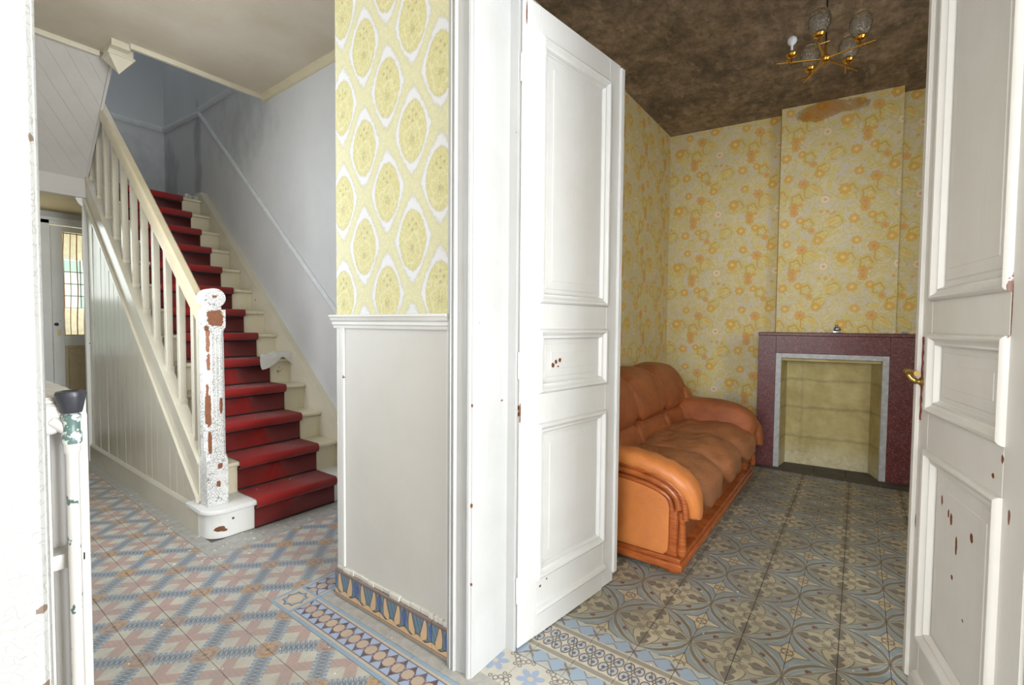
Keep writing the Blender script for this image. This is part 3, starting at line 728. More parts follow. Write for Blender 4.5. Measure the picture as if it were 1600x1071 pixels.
# ------------------------------------------------------------------ DOUBLE DOOR LEAVES
PANELS = ((.237, .857), (.984, 1.231), (1.340, 2.352))
def leaf(name, hinge, ang, s, spots, label, handle=False, paint=(213, 214, 213)):
    root = empty(name, (hinge[0], hinge[1], 0), ang); tag(root, label, 'door', None, 'structure')
    Pm = lambda u, h, z: (u, s*h, z)
    mt = painted(name+'_paint', paint, .42, .26, .0, 13, spots=spots)
    T = .042
    def bx(m, u0, z0, u1, z1, h0=-T, h1=0., bev=.0015):
        m.box(u0, min(s*h0, s*h1), z0, u1, max(s*h0, s*h1), z1, bev, 1); return m
    bx(MB(), 0, .006, .1035, 2.462).build('stile', mt, root)
    bx(MB(), .5785, .012, .668, 2.462).build('stile', mt, root)
    for z0, z1 in ((.004, .236), (.858, .983), (1.232, 1.339), (2.353, 2.462)): bx(MB(), .1045, z0, .5775, z1).build('rail', mt, root)
    for z0, z1 in PANELS:
        f = MB().rect_mould(.100, z0-.004, .582, z1+.004, [(0, -.012), (0, .006), (.004, .012), (.010, .015), (.016, .013), (.022, .004), (.030, .0), (.036, .001), (.042, -.012), (.046, -.014)], Pm, fill=False).build('panel_moulding', mt, root, smooth=True, angle=35)
        MB().rect_mould(.142, z0+.038, .540, z1-.038, [(0, -.026), (0, -.0155), (.016, -.0155), (.020, -.012), (.05, -.0105), (.052, -.009)], Pm).build('panel', mt, root)
    # weather bar along the foot
    m = MB(); m.sweep([(.092, 0, 0), (.594, 0, 0)], [(-.0, .094), (.010, .096), (.014, .104), (.010, .116), (.003, .120), (0, .122)], (0, s, 0), (0, 0, 1)); m.build('weather_bar', mt, root, smooth=True)
    # astragal on the meeting edge
    bx(MB(), .662, .052, .6935, 2.452, -.030, .010, .004).build('astragal', mt, root)
    for z in (.237, 1.098, 2.192):
        m = MB().lathe([(0, -.052), (.004, -.051), (.0055, -.045), (.0055, .045), (.004, .051), (0, .052)], 10, (-.0075, s*.002, z)); bx(m, -.006, z-.04, .012, z+.04, -.001, .0015, .0005); m.build('hinge', mt, root, smooth=True)
    return root, mt, bx
d1, _, _ = leaf('door_1', (1.423, 1.019), math.atan2(-.093, .688), -1,
    ((.205, 0, 1.085, .013, .05, .012), (.225, 0, 1.10, .012, .05, .010), (.25, 0, 1.105, .010, .05, .010), (.24, 0, 1.08, .008, .05, .006), (.003, 0, .92, .004, .05, .05), (.02, 0, 2.40, .004, .05, .06), (.13, 0, .20, .008, .05, .006), (.17, 0, .215, .006, .05, .005)),
    'white panelled door leaf standing open between the wallpapered pier and the sofa')
d2, m2, bx2 = leaf('door_2', (1.4256, -.294), .189, 1,
    ((.36, 0, .64, .008, .05, .028), (.40, 0, .70, .01, .05, .02), (.27, 0, .70, .012, .05, .014), (.47, 0, .73, .008, .05, .02), (.42, 0, .71, .006, .05, .016), (.38, 0, .54, .009, .05, .010), (.655, 0, .60, .006, .05, .03), (.15, 0, .9, .008, .05, .008), (.11, 0, .95, .006, .05, .012), (.07, 0, .83, .006, .05, .02), (.30, 0, .46, .008, .05, .006), (.14, 0, .45, .006, .05, .01), (.10, 0, 1.30, .004, .05, .08)),
    'white panelled door leaf with flaking paint and a brass lever handle, at the right edge', paint=(203, 200, 192))
# scar of the removed lock plate, lever handle
m = MB(); pts = []
N = 26
for k in range(N+1):
    z = .944 + (1.222-.944)*k/N; pts.append((.640 + .0035*math.sin(k*1.7)+.002*math.sin(k*4.1), z))
poly = [(.652+.002*math.sin(k*1.3), .944+(1.222-.944)*k/N) for k in range(N+1)][::-1]
m.prism(pts+poly, 'y', .0005, .0022); tag(m.build('lock_scar', M_scar, d2), 'red-brown scar where a long lock plate was removed')
h = MB().lathe([(.016, 0), (.016, .004), (.012, .007), (.009, .009), (.008, .014), (.009, .020), (0, .022)], 16, (.646, 0, 1.072), 'y').build('door_handle', M_oldbrass, d2, smooth=True)
MB().tube([(.646, .014, 1.072), (.652, .026, 1.080), (.655, .034, 1.094), (.650, .037, 1.103), (.625, .038, 1.105), (.59, .038, 1.105), (.560, .038, 1.105)], [.009, .009, .009, .0085, .0085, .008, .0085], 12).lathe([(0, -.012), (.009, -.011), (.0115, -.004), (.0115, .004), (.009, .011), (0, .012)], 12, (.655, .037, 1.103), 'x').build('lever', M_oldbrass, h, smooth=True)
MB().lathe([(.010, 0), (.010, .003), (0, .0032)], 14, (.60, 0, 1.035), 'y').build('keyhole', M_darkmetal, d2, smooth=True)

# ------------------------------------------------------------------ STAIRCASE
GO, RI, YR, Z1 = .2233, .196, 2.925, .176
st = empty('staircase', (1.55, 2.925, 0)); tag(st, 'cream painted wooden staircase with square balusters and a panelled side, climbing from the tiled hall', 'staircase')
def rel(o): o.matrix_parent_inverse = Matrix.Translation((-1.55, -2.925, 0)); return o
def sb(m, name, mat, parent=st, **k):
    o = m.build(name, mat, None, **k); o.parent = parent
    if parent is st: rel(o)
    return o
M_step = painted('cream_step_paint', (216, 208, 182), .4, .35, .45, 7, wood=(134, 90, 40))
M_step1 = painted('white_step_paint', (228, 228, 224), .42, .25, .35, 13, spots=((1.135, 2.93, .055, .030, .1, .018), (1.155, 2.93, .045, .02, .1, .010), (1.20, 2.93, .10, .008, .1, .008)))
def rounded(x0, yf, yb, r):
    pts = [(x0, yb)]
    for k in range(0, 9):
        a = math.pi + (math.pi/2)*k/8; pts.append((x0+r+r*math.cos(a), yf+r+r*math.sin(a)))
    return pts + [(2.02, yf), (2.02, yb)]
for n in range(13):
    yr = YR+GO*n; z = Z1+RI*n; zb = 0 if n == 0 else z-RI
    if n == 0:
        sb(MB().prism(rounded(1.078, yr, 3.17, .10), 'z', 0, z-.028), 'riser', M_step1, smooth=True)
        sb(MB().prism(rounded(1.050, yr-.030, 3.20, .11), 'z', z-.028, z, .009, 3), 'tread', M_step1, smooth=True, angle=60)
    else:
        x0 = 1.114
        sb(MB().box(x0, yr, zb-.002, 2.021, yr+.02, z-.027), 'riser', M_step)
        sb(MB().box(x0, yr-.030, z-.028, 2.021, yr+(GO+.012 if n < 12 else 1.2), z, .011, 3), 'tread', M_step, smooth=True, angle=60)
sl = .885
lo = lambda y: .206+sl*(y-3.119)
hi = lambda y: .53+sl*(y-3.23)
ya, yb_ = 3.05, 5.52
sb(MB().prism([(3.10, lo(3.10)), (yb_, lo(yb_)), (yb_, hi(yb_)), (3.10, hi(3.10))], 'x', 1.088, 1.116, .003, 1), 'outer_string', M_gloss)
sb(MB().prism([(3.10, hi(3.10)-.004), (yb_, hi(yb_)-.004), (yb_, hi(yb_)+.016), (3.10, hi(3.10)+.016)], 'x', 1.080, 1.150, .005, 2), 'string_cap', M_gloss)
sb(MB().prism([(3.10, lo(3.10)-.01), (yb_, lo(yb_)-.01), (yb_, lo(yb_)+.03), (3.10, lo(3.10)+.03)], 'x', 1.070, 1.09, .007, 3), 'string_bead', M_gloss)
sb(MB().prism([(2.90, .176+.30), (2.86, .1), (2.86, 0), (3.0, 0), (6.0, 2.4), (6.0, 2.95), (5.62, 2.62)] if False else [(2.84, .0), (3.1, 0), (5.75, 2.30), (5.75, .472+.861*(5.60-3.108)), (5.60, .472+.861*(5.60-3.108)), (2.84, .472+.861*(2.84-3.108))], 'x', 2.02, 2.085, .004, 2), 'wall_string', M_cream)
# spandrel boards
sp = painted('glossy_spandrel_paint', (208, 202, 184), .24, .35, 0)
y = 3.115; k = 0
while y < 5.47:
    y2 = min(5.49, y+.1165)
    z0 = .14
    if lo(y2) > z0+.01:
        a = max(z0+.004, lo(y)+.01)
        m = MB().prism([(y+.001, z0), (y2-.001, z0), (y2-.001, lo(y2)+.012), (y+.001, a)], 'x', 1.0945, 1.110, .004, 2); tl = random.uniform(-.014, .014); tz = random.uniform(-.003, .003)
        for v in m.bm.verts: v.co.x += (v.co.y-(y+y2)/2)*tl + (v.co.z-1)*tz
        sb(m, 'board', sp)
    y = y2; k += 1
sb(MB().prism([(1.076, 0), (1.108, 0), (1.108, .158), (1.092, .158), (1.084, .150), (1.076, .138)], 'y', 3.085, 5.51), 'plinth_board', M_gloss)
# end post with curved bracket
sb(MB().box(1.07, 5.495, 0, 1.116, 5.54, 2.60, .006, 2), 'end_post', M_white)
m = MB(); br = []
for k in range(9):
    t = k/8; br.append((1.072-.085*(t**.6) , 2.26+.21*t))
m.prism(br+[(1.072, 2.47)], 'y', 5.50, 5.53, .004, 2); sb(m, 'curved_bracket', M_white)
# newel post
nx0, nx1, ny0, ny1 = 1.094, 1.208, 3.000, 3.112; ncx, ncy = (nx0+nx1)/2, (ny0+ny1)/2
M_newel = painted('flaking_newel_paint', (230, 230, 228), .5, .25, .0, 12, crackle=75, wood=(140, 86, 52),
   spots=((1.150, 2.99, 1.275, .046, .03, .050), (1.107, 2.99, 1.15, .016, .03, .085), (1.112, 2.99, 1.02, .010, .03, .06), (1.108, 2.99, .74, .016, .04, .11), (1.175, 2.99, .76, .010, .03, .05), (1.115, 2.99, .55, .010, .03, .07), (1.165, 2.99, .405, .014, .03, .018), (1.155, 2.99, .30, .011, .03, .020), (1.15, 2.99, 1.40, .012, .04, .008), (1.104, 2.99, .86, .01, .03, .05)))
nw = MB().box(nx0, ny0, .176, nx1, ny1, .44, .003)
def chamf(z0, z1, h0, c0, h1, c1):
    A, B = [], []
    for hh, cc, L_ in ((h0, c0, A), (h1, c1, B)):
        for sx, sy in ((-1, -1), (1, -1), (1, 1), (-1, 1)):
            p, q = (sx*hh, sy*(hh-cc)), (sx*(hh-cc), sy*hh)
            L_ += [p, q] if sx*sy > 0 else [q, p]
    va = [nw.bm.verts.new((ncx+x, ncy+y, z0)) for x, y in A]; vb = [nw.bm.verts.new((ncx+x, ncy+y, z1)) for x, y in B]
    for i in range(8): nw.bm.faces.new((va[i], va[(i+1) % 8], vb[(i+1) % 8], vb[i]))
    nw.bm.faces.new(va); nw.bm.faces.new(vb)
chamf(.44, .475, .0565, .001, .053, .018); chamf(.475, 1.20, .053, .018, .051, .018); chamf(1.20, 1.225, .051, .018, .0555, .001)
nw.box(nx0+.001, ny0+.001, 1.225, nx1-.001, ny1-.001, 1.325, .004, 2)
nwo = sb(nw, 'newel_post', M_newel)
m = MB()
for dx in (-.020, 0, .020): m.tube([(ncx+dx, ny0-.0015+.004, .50), (ncx+dx, ny0+.003, 1.18)], .006, 8)
for dy in (-.020, 0, .020): m.tube([(nx0+.004, ncy+dy, .50), (nx0+.005, ncy+dy, 1.18)], .006, 8)
rel_o = m.build('reed', M_newel, None, smooth=True); rel_o.parent = nwo
m = MB().prism([(ncx-.040, 1.325), (ncx+.040, 1.325), (ncx+.034, 1.345), (ncx+.030, 1.362), (ncx-.030, 1.362), (ncx-.034, 1.345)], 'y', ny0+.012, ny1-.012, .003, 2)
m.prism([(ncx+.060*math.cos(a), 1.392+.056*math.sin(a)) for a in [2*math.pi*k/32 for k in range(32)]], 'y', ny0+.004, ny1-.004, .006, 3)
rel_o = m.build('finial', M_newel, None, smooth=True, angle=35); rel_o.parent = nwo
# handrail, balusters
rm = lambda y: 1.497+.862*(y-3.318)
ry0, ry1 = 3.10, 5.95
prof = [(-.028, -.062), (.028, -.062), (.028, -.035), (.034, -.030), (.034, .02), (.030, .045), (.018, .060), (-.018, .060), (-.030, .045), (-.034, .02), (-.034, -.030), (-.028, -.035)]
sb(MB().sweep([(1.121, ry0, rm(ry0)), (1.121, ry1, rm(ry1))], prof, (1, 0, 0), (0, 0, 1)), 'handrail', painted('handrail_paint', (212, 200, 170), .22, .5, 0), smooth=True, angle=30)
bal = None
for k in range(-1, 11):
    y = 3.458+.2212*k; z0 = hi(y)+.014; z1 = rm(y)-.055; hw = .0195
    m = MB().box(1.130-hw, y-hw, z0-.02, 1.130+hw, y+hw, z1+.02, .003, 1)
    m.prism([(y-hw-.004, z0-.022), (y+hw+.004, z0+.006), (y+hw+.004, z0+.022), (y-hw-.004, z0+.012)], 'x', 1.130-hw-.004, 1.130+hw+.004, .002, 1)
    sb(m, 'baluster', M_gloss)
sb(MB().box(1.10, ny1-.004, hi(3.12)-.05, 1.145, ny1+.030, rm(3.12), .002), 'half_baluster', M_gloss)
# carpet runner
tc = MB(); prof = []
for n in range(13):
    yr = YR+GO*n; z = Z1+RI*n; zb = .004 if n == 0 else z-RI+.008
    prof += [(yr-.009, zb), (yr-.009, z-.036), (yr-.012, z-.044), (yr-.036, z-.044)]
    for a in (200, 170, 140, 110, 90): prof.append((yr-.028+.019*math.cos(R(a)), z-.016+.025*math.sin(R(a))))
    if n < 12: prof += [(yr+GO-.018, z+.007)]
    else: prof += [(yr+.95, z+.008)]
inner = []
L = [tc.bm.verts.new((1.318, y, z)) for y, z in prof]; Rr = [tc.bm.verts.new((1.853, y, z)) for y, z in prof]
for i in range(len(prof)-1): tc.bm.faces.new((L[i], L[i+1], Rr[i+1], Rr[i]))
o = tc.build('stair_carpet', M_carpet, smooth=True, angle=50)
md = o.modifiers.new('thickness', 'SOLIDIFY'); md.thickness = .006; md.offset = 0
M_shadow_strip = plain('black_shadow_dirt', srgb(34, 28, 28), .85)  # added dark strips paint the shadow and dirt lines below nosings and at risers
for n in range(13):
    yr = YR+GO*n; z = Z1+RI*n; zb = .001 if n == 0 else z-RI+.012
    MB().box(1.319, yr-.0155, z-.060, 1.852, yr-.001, z-.040, .001, 1).box(1.319, yr-.016, zb-.004, 1.852, yr-.001, zb+.008, .001, 1).build('shadow_dirt_strip', M_shadow_strip, o)
tag(o, 'dusty red carpet runner laid up the middle of the staircase', 'carpet')

# upper flight over the corridor: sloping boarded soffit, pendant newel, landing underside
so = empty('upper_staircase', (.6, 4.63, 3.27)); tag(so, 'off-white boarded underside of the upper stair flight, sloping over the corridor', 'staircase')
def so_add(m, name, mat, **k):
    o = m.build(name, mat, None, **k); o.parent = so; o.matrix_parent_inverse = Matrix.Translation((-.6, -4.63, -3.27)); return o
a0, a1 = Vector((0, 4.63, 3.262)), Vector((0, 5.47, 2.49))
def clip(poly, ax, val, keep_less):
    out = []
    for p, q in zip(poly, poly[1:]+poly[:1]):
        ip, iq = ((p[ax] <= val) == keep_less), ((q[ax] <= val) == keep_less)
        if ip: out.append(p)
        if ip != iq:
            t = (val-p[ax])/(q[ax]-p[ax]); out.append((p[0]+(q[0]-p[0])*t, p[1]+(q[1]-p[1])*t))
    return out
ds_ = (a1-a0).normalized(); LS = (a1-a0).length; nn_ = Vector((0, -ds_.z, ds_.y))
for k in range(-7, 9):                                   # boards laid diagonally across the slope
    xa = .686+.1165*k; g_ = .0006
    poly = [(xa+g_-.65*.1, -.1), (xa+.1165-g_-.65*.1, -.1), (xa+.1165-g_+.65*(LS+.1), LS+.1), (xa+g_+.65*(LS+.1), LS+.1)]
    for ax, val, kl in ((0, .10, False), (0, 1.085, True), (1, 0, False), (1, LS, True)):
        if len(poly) > 2: poly = clip(poly, ax, val, kl)
    if len(poly) < 3: continue
    m = MB(); off = random.uniform(0, .0025)
    A = [m.bm.verts.new(Vector((px, 0, 0))+a0+ds_*ps+nn_*off) for px, ps in poly]; B = [m.bm.verts.new(v.co+nn_*.035) for v in A]
    m.bm.faces.new(A); m.bm.faces.new(B[::-1])
    for i in range(len(A)): m.bm.faces.new((A[i], B[i], B[(i+1) % len(A)], A[(i+1) % len(A)]))
    so_add(m, 'soffit_board', M_soffit)
so_add(MB().prism([(4.45, 3.43), (4.60, 3.27), (a1.y+.02, a1.z-.012), (a1.y+.02, a1.z+.20), (4.75, 3.43)], 'x', 1.086, 1.104, .002, 1), 'side_string', M_soffit)
so_add(MB().box(.10, 5.47, 2.33, 1.116, 5.53, 2.56, .003), 'landing_beam', M_soffit)
so_add(MB().box(.10, 5.53, 2.395, 1.116, 6.8, 2.50).box(1.116, 5.64, 2.395, 2.08, 6.8, 2.50), 'landing', M_under)
m = MB().box(1.02, 4.40, 3.185, 1.165, 4.54, 3.275, .003, 1).box(1.012, 4.392, 3.19, 1.173, 4.548, 3.205, .003, 2)
vs = [m.bm.verts.new(p) for p in ((1.018, 4.398, 3.188), (1.167, 4.398, 3.188), (1.167, 4.542, 3.188), (1.018, 4.542, 3.188), (1.0925, 4.47, 3.088))]
for i in range(4): m.bm.faces.new((vs[i], vs[(i+1) % 4], vs[4]))
m.bm.faces.new(vs[:4])
so_add(m, 'pendant_newel', M_cream)

# ------------------------------------------------------------------ FAR DOOR AND LEADED WINDOWS
fd = empty('door_3', (1.46, 6.8, 0)); tag(fd, 'white glazed door with a thin striped curtain at the end of the passage', 'door', None, 'structure')
def fa(m, name, mat, par=None, **k):
    o = m.build(name, mat, None, **k); o.parent = par or fd
    if par is None: o.matrix_parent_inverse = Matrix.Translation((-1.46, -6.8, 0))
    return o
fa(MB().box(.965, 6.775, 0, 1.055, 6.83, 2.305, .003).box(1.83, 6.775, 0, 1.92, 6.83, 2.305, .003).box(.965, 6.775, 2.262, 1.92, 6.83, 2.305, .004).box(.95, 6.765, 2.30, 1.94, 6.83, 2.335, .006), 'door_frame', M_white)
fa(MB().box(1.062, 6.785, .01, 1.152, 6.825, 2.252, .003), 'stile', M_white)
fa(MB().box(1.735, 6.785, .01, 1.825, 6.825, 2.252, .003), 'stile', M_white)
for z0, z1 in ((.01, .20), (.99, 1.095), (2.20, 2.252)): fa(MB().box(1.152, 6.785, z0, 1.735, 6.825, z1, .003), 'rail', M_white)
fa(MB().box(1.152, 6.80, .20, 1.735, 6.815, .99).rect_mould(1.155, .21, 1.73, .985, [(0, 0), (0, .01), (.02, .01), (.03, 0)], lambda u, h_, z: (u, 6.80-h_, z), False), 'lower_panel', plain('tan_door_paint', srgb(206, 188, 152), .5))
fa(MB().box(1.152, 6.803, 1.095, 1.735, 6.807, 2.20), 'glass_pane', M_pane)
for k in range(6):
    x = 1.165+k*.052
    m = MB(); pts = [(x+.004*math.sin(k+z*3)+.004*math.sin(z*9), 6.835+.004*math.sin(z*5+k), z) for z in [1.10+.1*j for j in range(12)]]
    m.tube(pts, [.0035 if (k % 2) else .005]*12, 6); fa(m, 'curtain_fold', M_cloth)
fa(MB().tube([(1.152, 6.835, 2.19), (1.735, 6.835, 2.19)], .006, 8), 'curtain_rod', M_oldbrass)
fa(MB().tube([(1.152, 6.835, 1.10), (1.735, 6.835, 1.10)], .006, 8), 'curtain_rod', M_oldbrass)
fa(MB().lathe([(0, -.05), (.012, -.048), (.017, -.040), (.014, -.03), (.007, -.026), (.007, -.006), (.014, -.004), (.014, 0)], 14, (1.085, 6.785, 1.217), 'y'), 'door_knob', M_darkmetal, smooth=True)
fa(MB().box(1.098, 6.780, 1.10, 1.116, 6.785, 1.16, .004), 'key_plate', M_oldbrass)
fa(MB().lathe([(0, -.04), (.007, -.04), (.007, .04), (0, .04)], 10, (1.064, 6.78, 2.05)), 'hinge', M_white, smooth=True)
# room behind the glazed door with its own leaded window
struct(MB().box(.9, 8.5, 0, 1.42, 8.6, 2.6).box(1.98, 8.5, 0, 2.2, 8.6, 2.6).box(1.42, 8.5, 0, 1.98, 8.6, 1.40).box(1.42, 8.5, 2.1, 1.98, 8.6, 2.6).box(.9, 6.92, 0, 1.0, 8.6, 2.6).box(.9, 6.92, 2.6, 2.2, 8.6, 2.7).build('wall_kitchen', plain('pale_yellow_wall', srgb(232, 226, 204), .8)))
M_lead = plain('grey_lead', srgb(120, 130, 128), .6)
M_daypane2 = m_emit('backlit_green_pane', (.55, .82, .70), .7)
def leaded(name, x0, x1, z0, z1, yy, label):
    o = empty(name, ((x0+x1)/2, yy, z0)); o['kind'] = 'structure'
    def ad(m, nm, mt):
        q = m.build(nm, mt, None); q.parent = o; q.matrix_parent_inverse = Matrix.Translation((-(x0+x1)/2, -yy, -z0)); return q
    ad(MB().box(x0, yy-.02, z0, x0+.03, yy+.02, z1).box(x1-.03, yy-.02, z0, x1, yy+.02, z1).box(x0, yy-.02, z0, x1, yy+.02, z0+.03).box(x0, yy-.02, z1-.03, x1, yy+.02, z1), 'window_frame', M_white)
    nx, nz = 3, 4
    for i in range(nx):
        for j in range(nz):
            xa, xb = x0+.03+(x1-x0-.06)*i/nx, x0+.03+(x1-x0-.06)*(i+1)/nx; za, zb = z0+.03+(z1-z0-.06)*j/nz, z0+.03+(z1-z0-.06)*(j+1)/nz
            ad(MB().box(xa+.004, yy-.003, za+.004, xb-.004, yy+.003, zb-.004), 'pane', M_daypane2 if (i+2*j) % 5 == 1 else M_daypane)
            ad(MB().box(xa-.007, yy-.008, za, xa+.007, yy+.006, zb).box(xa, yy-.008, za-.007, xb, yy+.006, za+.007), 'lead_came', M_lead)
    return o
leaded('window_1', 1.42, 1.98, 1.40, 2.10, 8.52, '')
leaded('window_2', .31, .85, .91, 2.33, 6.86, '')

# ------------------------------------------------------------------ RADIATOR
rd = empty('radiator', (.155, 1.05, 0)); tag(rd, 'white cast-iron column radiator with a black valve knob, behind the near door jamb', 'radiator')
M_rad = painted('radiator_enamel', (190, 187, 182), .32, .22, .18, 16)
def rsec(m, y0, y1):
    yc = (y0+y1)/2; hw = (y1-y0)/2
    for xc, r in ((.132, .026), (.1945, .0095)):
        m.box(xc-r, y0, .10, xc+r, y1, 1.10, .008, 2)
    m.box(.15, y1-.014, .12, .190, y1-.008, 1.1)
    for z0, z1 in ((1.086, 1.128), (.838, .866), (.585, .612), (.33, .36), (.09, .14)): m.box(.112, y0, z0, .203, y1, z1, .008, 2)
    m.box(.106, y0+.004, 0, .13, y1-.004, .10, .003).box(.185, y0+.004, 0, .203, y1-.004, .10, .003)
for k in range(9):
    y0 = 1.045+k*.060; m = MB(); rsec(m, y0, y0+.052)
    m.lathe([(.018, -.006), (.018, .058)], 14, (.152, y0+.001, 1.105), 'y')
    o = m.build('section', M_rad, None, smooth=True); o.parent = rd; o.matrix_parent_inverse = Matrix.Translation((-.155, -1.05, 0))
def ra(m, name, mat, par=rd, **k):
    o = m.build(name, mat, None, **k); o.parent = par
    if par is rd: o.matrix_parent_inverse = Matrix.Translation((-.155, -1.05, 0))
    return o
ra(MB().lathe([(.010, -.002), (.021, -.004), (.025, 0), (.025, .014)], 20, (.153, 1.033, 1.093), 'y'), 'end_boss', M_rad, smooth=True)
vp = ra(MB().lathe([(.0085, .0), (.0085, 1.035), (.011, 1.04), (.011, 1.05), (.0095, 1.055), (.0095, 1.085), (.011, 1.09), (.011, 1.098), (.008, 1.102)], 16, (.1785, 1.022, 0)).tube([(.1785, 1.022, 1.07), (.168, 1.030, 1.08), (.158, 1.036, 1.09)], .009, 10), 'supply_pipe', painted('chipped_pipe_paint', (196, 193, 189), .3, .2, 1.2, 40, wood=(86, 112, 108)), smooth=True)
m = MB()
m.lathe([(0, 1.102), (.0130, 1.102), (.0145, 1.105), (.0190, 1.128), (.0200, 1.133), (.018, 1.137), (.012, 1.138), (.009, 1.135), (0, 1.135)], 28, (.1785, 1.022, 0))
for v in m.bm.verts:
    dx, dy = v.co.x-.1785, v.co.y-1.022; r = math.hypot(dx, dy)
    if r > .0125 and v.co.z < 1.134:
        k = 1-.06*(.5+.5*math.cos(7*math.atan2(dy, dx))); v.co.x = .1785+dx*k; v.co.y = 1.022+dy*k
cl = MB().lathe([(.0118, 1.052), (.0128, 1.055), (.0128, 1.068), (.0112, 1.071), (.0108, 1.088), (.0122, 1.091), (.0122, 1.098), (.009, 1.101), (.009, 1.052)], 18, (.1785, 1.022, 0)).build('valve_collar', painted('green_patina_collar', (196, 204, 200), .35, .4, 2.6, 70, wood=(96, 122, 116)), None, smooth=True); cl.parent = vp
o = m.build('valve_knob', M_black, None, smooth=True, angle=50); o.parent = vp

# ------------------------------------------------------------------ FIREPLACE  (local frame of the slanted back wall: n towards the room, s along the wall)
fp = empty('fireplace', (5.19, .67, 0), th); tag(fp, 'red granite fireplace surround with a grey marble lining and blocked hearth, on the back wall', 'fireplace')
g = .457; b0 = .153
def fb(s0, n0, z0, s1, n1, z1, bev=.002): return MB().box(-n1, s0, z0, -n0, s1, z1, bev, 1)
sL, sR = .107, -.992; oL, oR = -.030, -.830            # outer ends / grey frame outer edges
fb(oL, b0+.002, 0, sL, g, 1.175).build('surround_leg', M_granite, fp)
fb(sR, b0+.002, 0, oR, g, 1.175).build('surround_leg', M_granite, fp)
fb(oR, b0+.002, 1.022, oL, g, 1.175).build('lintel', M_granite, fp)
fb(sR-.004, b0+.002, 1.175, sL+.004, g+.008, 1.203, .004).build('mantel_shelf', M_granite, fp)
fb(oL-.045, b0+.06, 0, oL-.001, g+.004, 1.021, .002).build('marble_strip', M_greymarble, fp)
fb(oR+.001, b0+.06, 0, oR+.045, g+.004, 1.021, .002).build('marble_strip', M_greymarble, fp)
fb(oR+.045, b0+.06, .980, oL-.045, g+.004, 1.021, .002).build('marble_strip', M_greymarble, fp)
m = MB(); i0, i1 = oR+.046, oL-.046; bk = .245
m.prism([(-(g-.03), i1), (-bk, i1-.045), (-bk, i1+.01), (-(g-.03), i1+.004)], 'z', 0, .985).prism([(-(g-.03), i0), (-bk, i0+.045), (-bk, i0-.01), (-(g-.03), i0-.004)], 'z', 0, .985)
m.box(-bk, i0, 0, -b0-.002, i1, .985).box(-(g-.04), i0, .955, -bk, i1, .985)
m.build('hearth_panel', M_hearth, fp)
fm = fp.matrix_basis if False else Matrix.Translation((5.19, .67, 0)) @ Matrix.Rotation(th, 4, 'Z')
q = fm @ Vector((-.30, -.485, 1.203))
m = MB().box(-.028, -.034, 0, .028, .034, .018, .003, 2)
m.superell((0, 0, .034), (.020, .026, .018), .7, .8, 14, 10); m.superell((0, .004, .058), (.011, .013, .013), 1, 1, 12, 8); m.superell((0, -.016, .030), (.012, .012, .012), 1, 1, 10, 8)
fg = m.build('figurine', M_silver, smooth=True); fg.location = q; fg.rotation_euler = (0, 0, th); tag(fg, 'small dark and silver figurine standing on the middle of the mantel shelf', 'figurine')
q = fm @ Vector((-.22, -.955, 1.203))
m = MB().superell((0, 0, .010), (.016, .024, .010), .8, .8, 14, 8); sh = m.build('pale_pebble', plain('pale_blue_ceramic', srgb(176, 190, 190), .4), smooth=True); sh.location = q
tag(sh, 'tiny pale trinket lying at the right end of the mantel shelf', 'trinket')
MB().box(-.30, sR-.026, 1.155, -.28, sR-.001, 1.172, .003).build('iron_hook', M_darkmetal, fp)

# ------------------------------------------------------------------ SOFA
sf = empty('sofa', (3.32, 1.15, 0)); tag(sf, 'worn tan leather three-seat sofa with varnished wood trim, against the left wall of the salon', 'sofa')
def sa(m, name, mat, par=sf, **k):
    o = m.build(name, mat, None, **k); o.parent = par
    if par is sf: o.matrix_parent_inverse = Matrix.Translation((-3.32, -1.15, 0))
    return o
SX0, SX1, SYF, SYB = 2.33, 4.30, .672, 1.655
m = MB().prism([(SX0-.005, SYF), (SX1+.005, SYF), (SX1+.005, SYB), (SX0-.005, SYB)], 'z', .022, .062, .010, 3).prism([(SX0+.008, SYF+.012), (SX1-.008, SYF+.012), (SX1-.008, SYB), (SX0+.008, SYB)], 'z', .060, .086, .008, 3)
sa(m, 'plinth', M_wood, smooth=True, angle=50)
for x, y in ((SX0+.06, SYF+.06), (SX1-.06, SYF+.06), (SX0+.06, SYB-.06), (SX1-.06, SYB-.06)): sa(MB().lathe([(.038, 0), (.048, .008), (.05, .016), (.046, .024)], 18, (x, y, 0)), 'foot', M_wood, smooth=True)
sa(MB().box(SX0+.10, SYF+.060, .08, SX1-.10, SYB-.25, .30, .012, 3), 'front_rail', M_leather)
def round_poly(y0, z0, y1, z1, r, n=6):
    pts = []
    for cy, cz, a0_ in ((y0+r, z0+r, 180), (y1-r, z0+r, 270), (y1-r, z1-r, 0), (y0+r, z1-r, 90)):
        for k in range(n+1): a = R(a0_+90*k/n); pts.append((cy+r*math.cos(a), cz+r*math.sin(a)))
    return pts
arm_path = [(1.62, .535), (1.30, .540), (1.05, .540), (.90, .528), (.79, .505), (.71, .468), (.665, .42), (.645, .36), (.640, .295)]
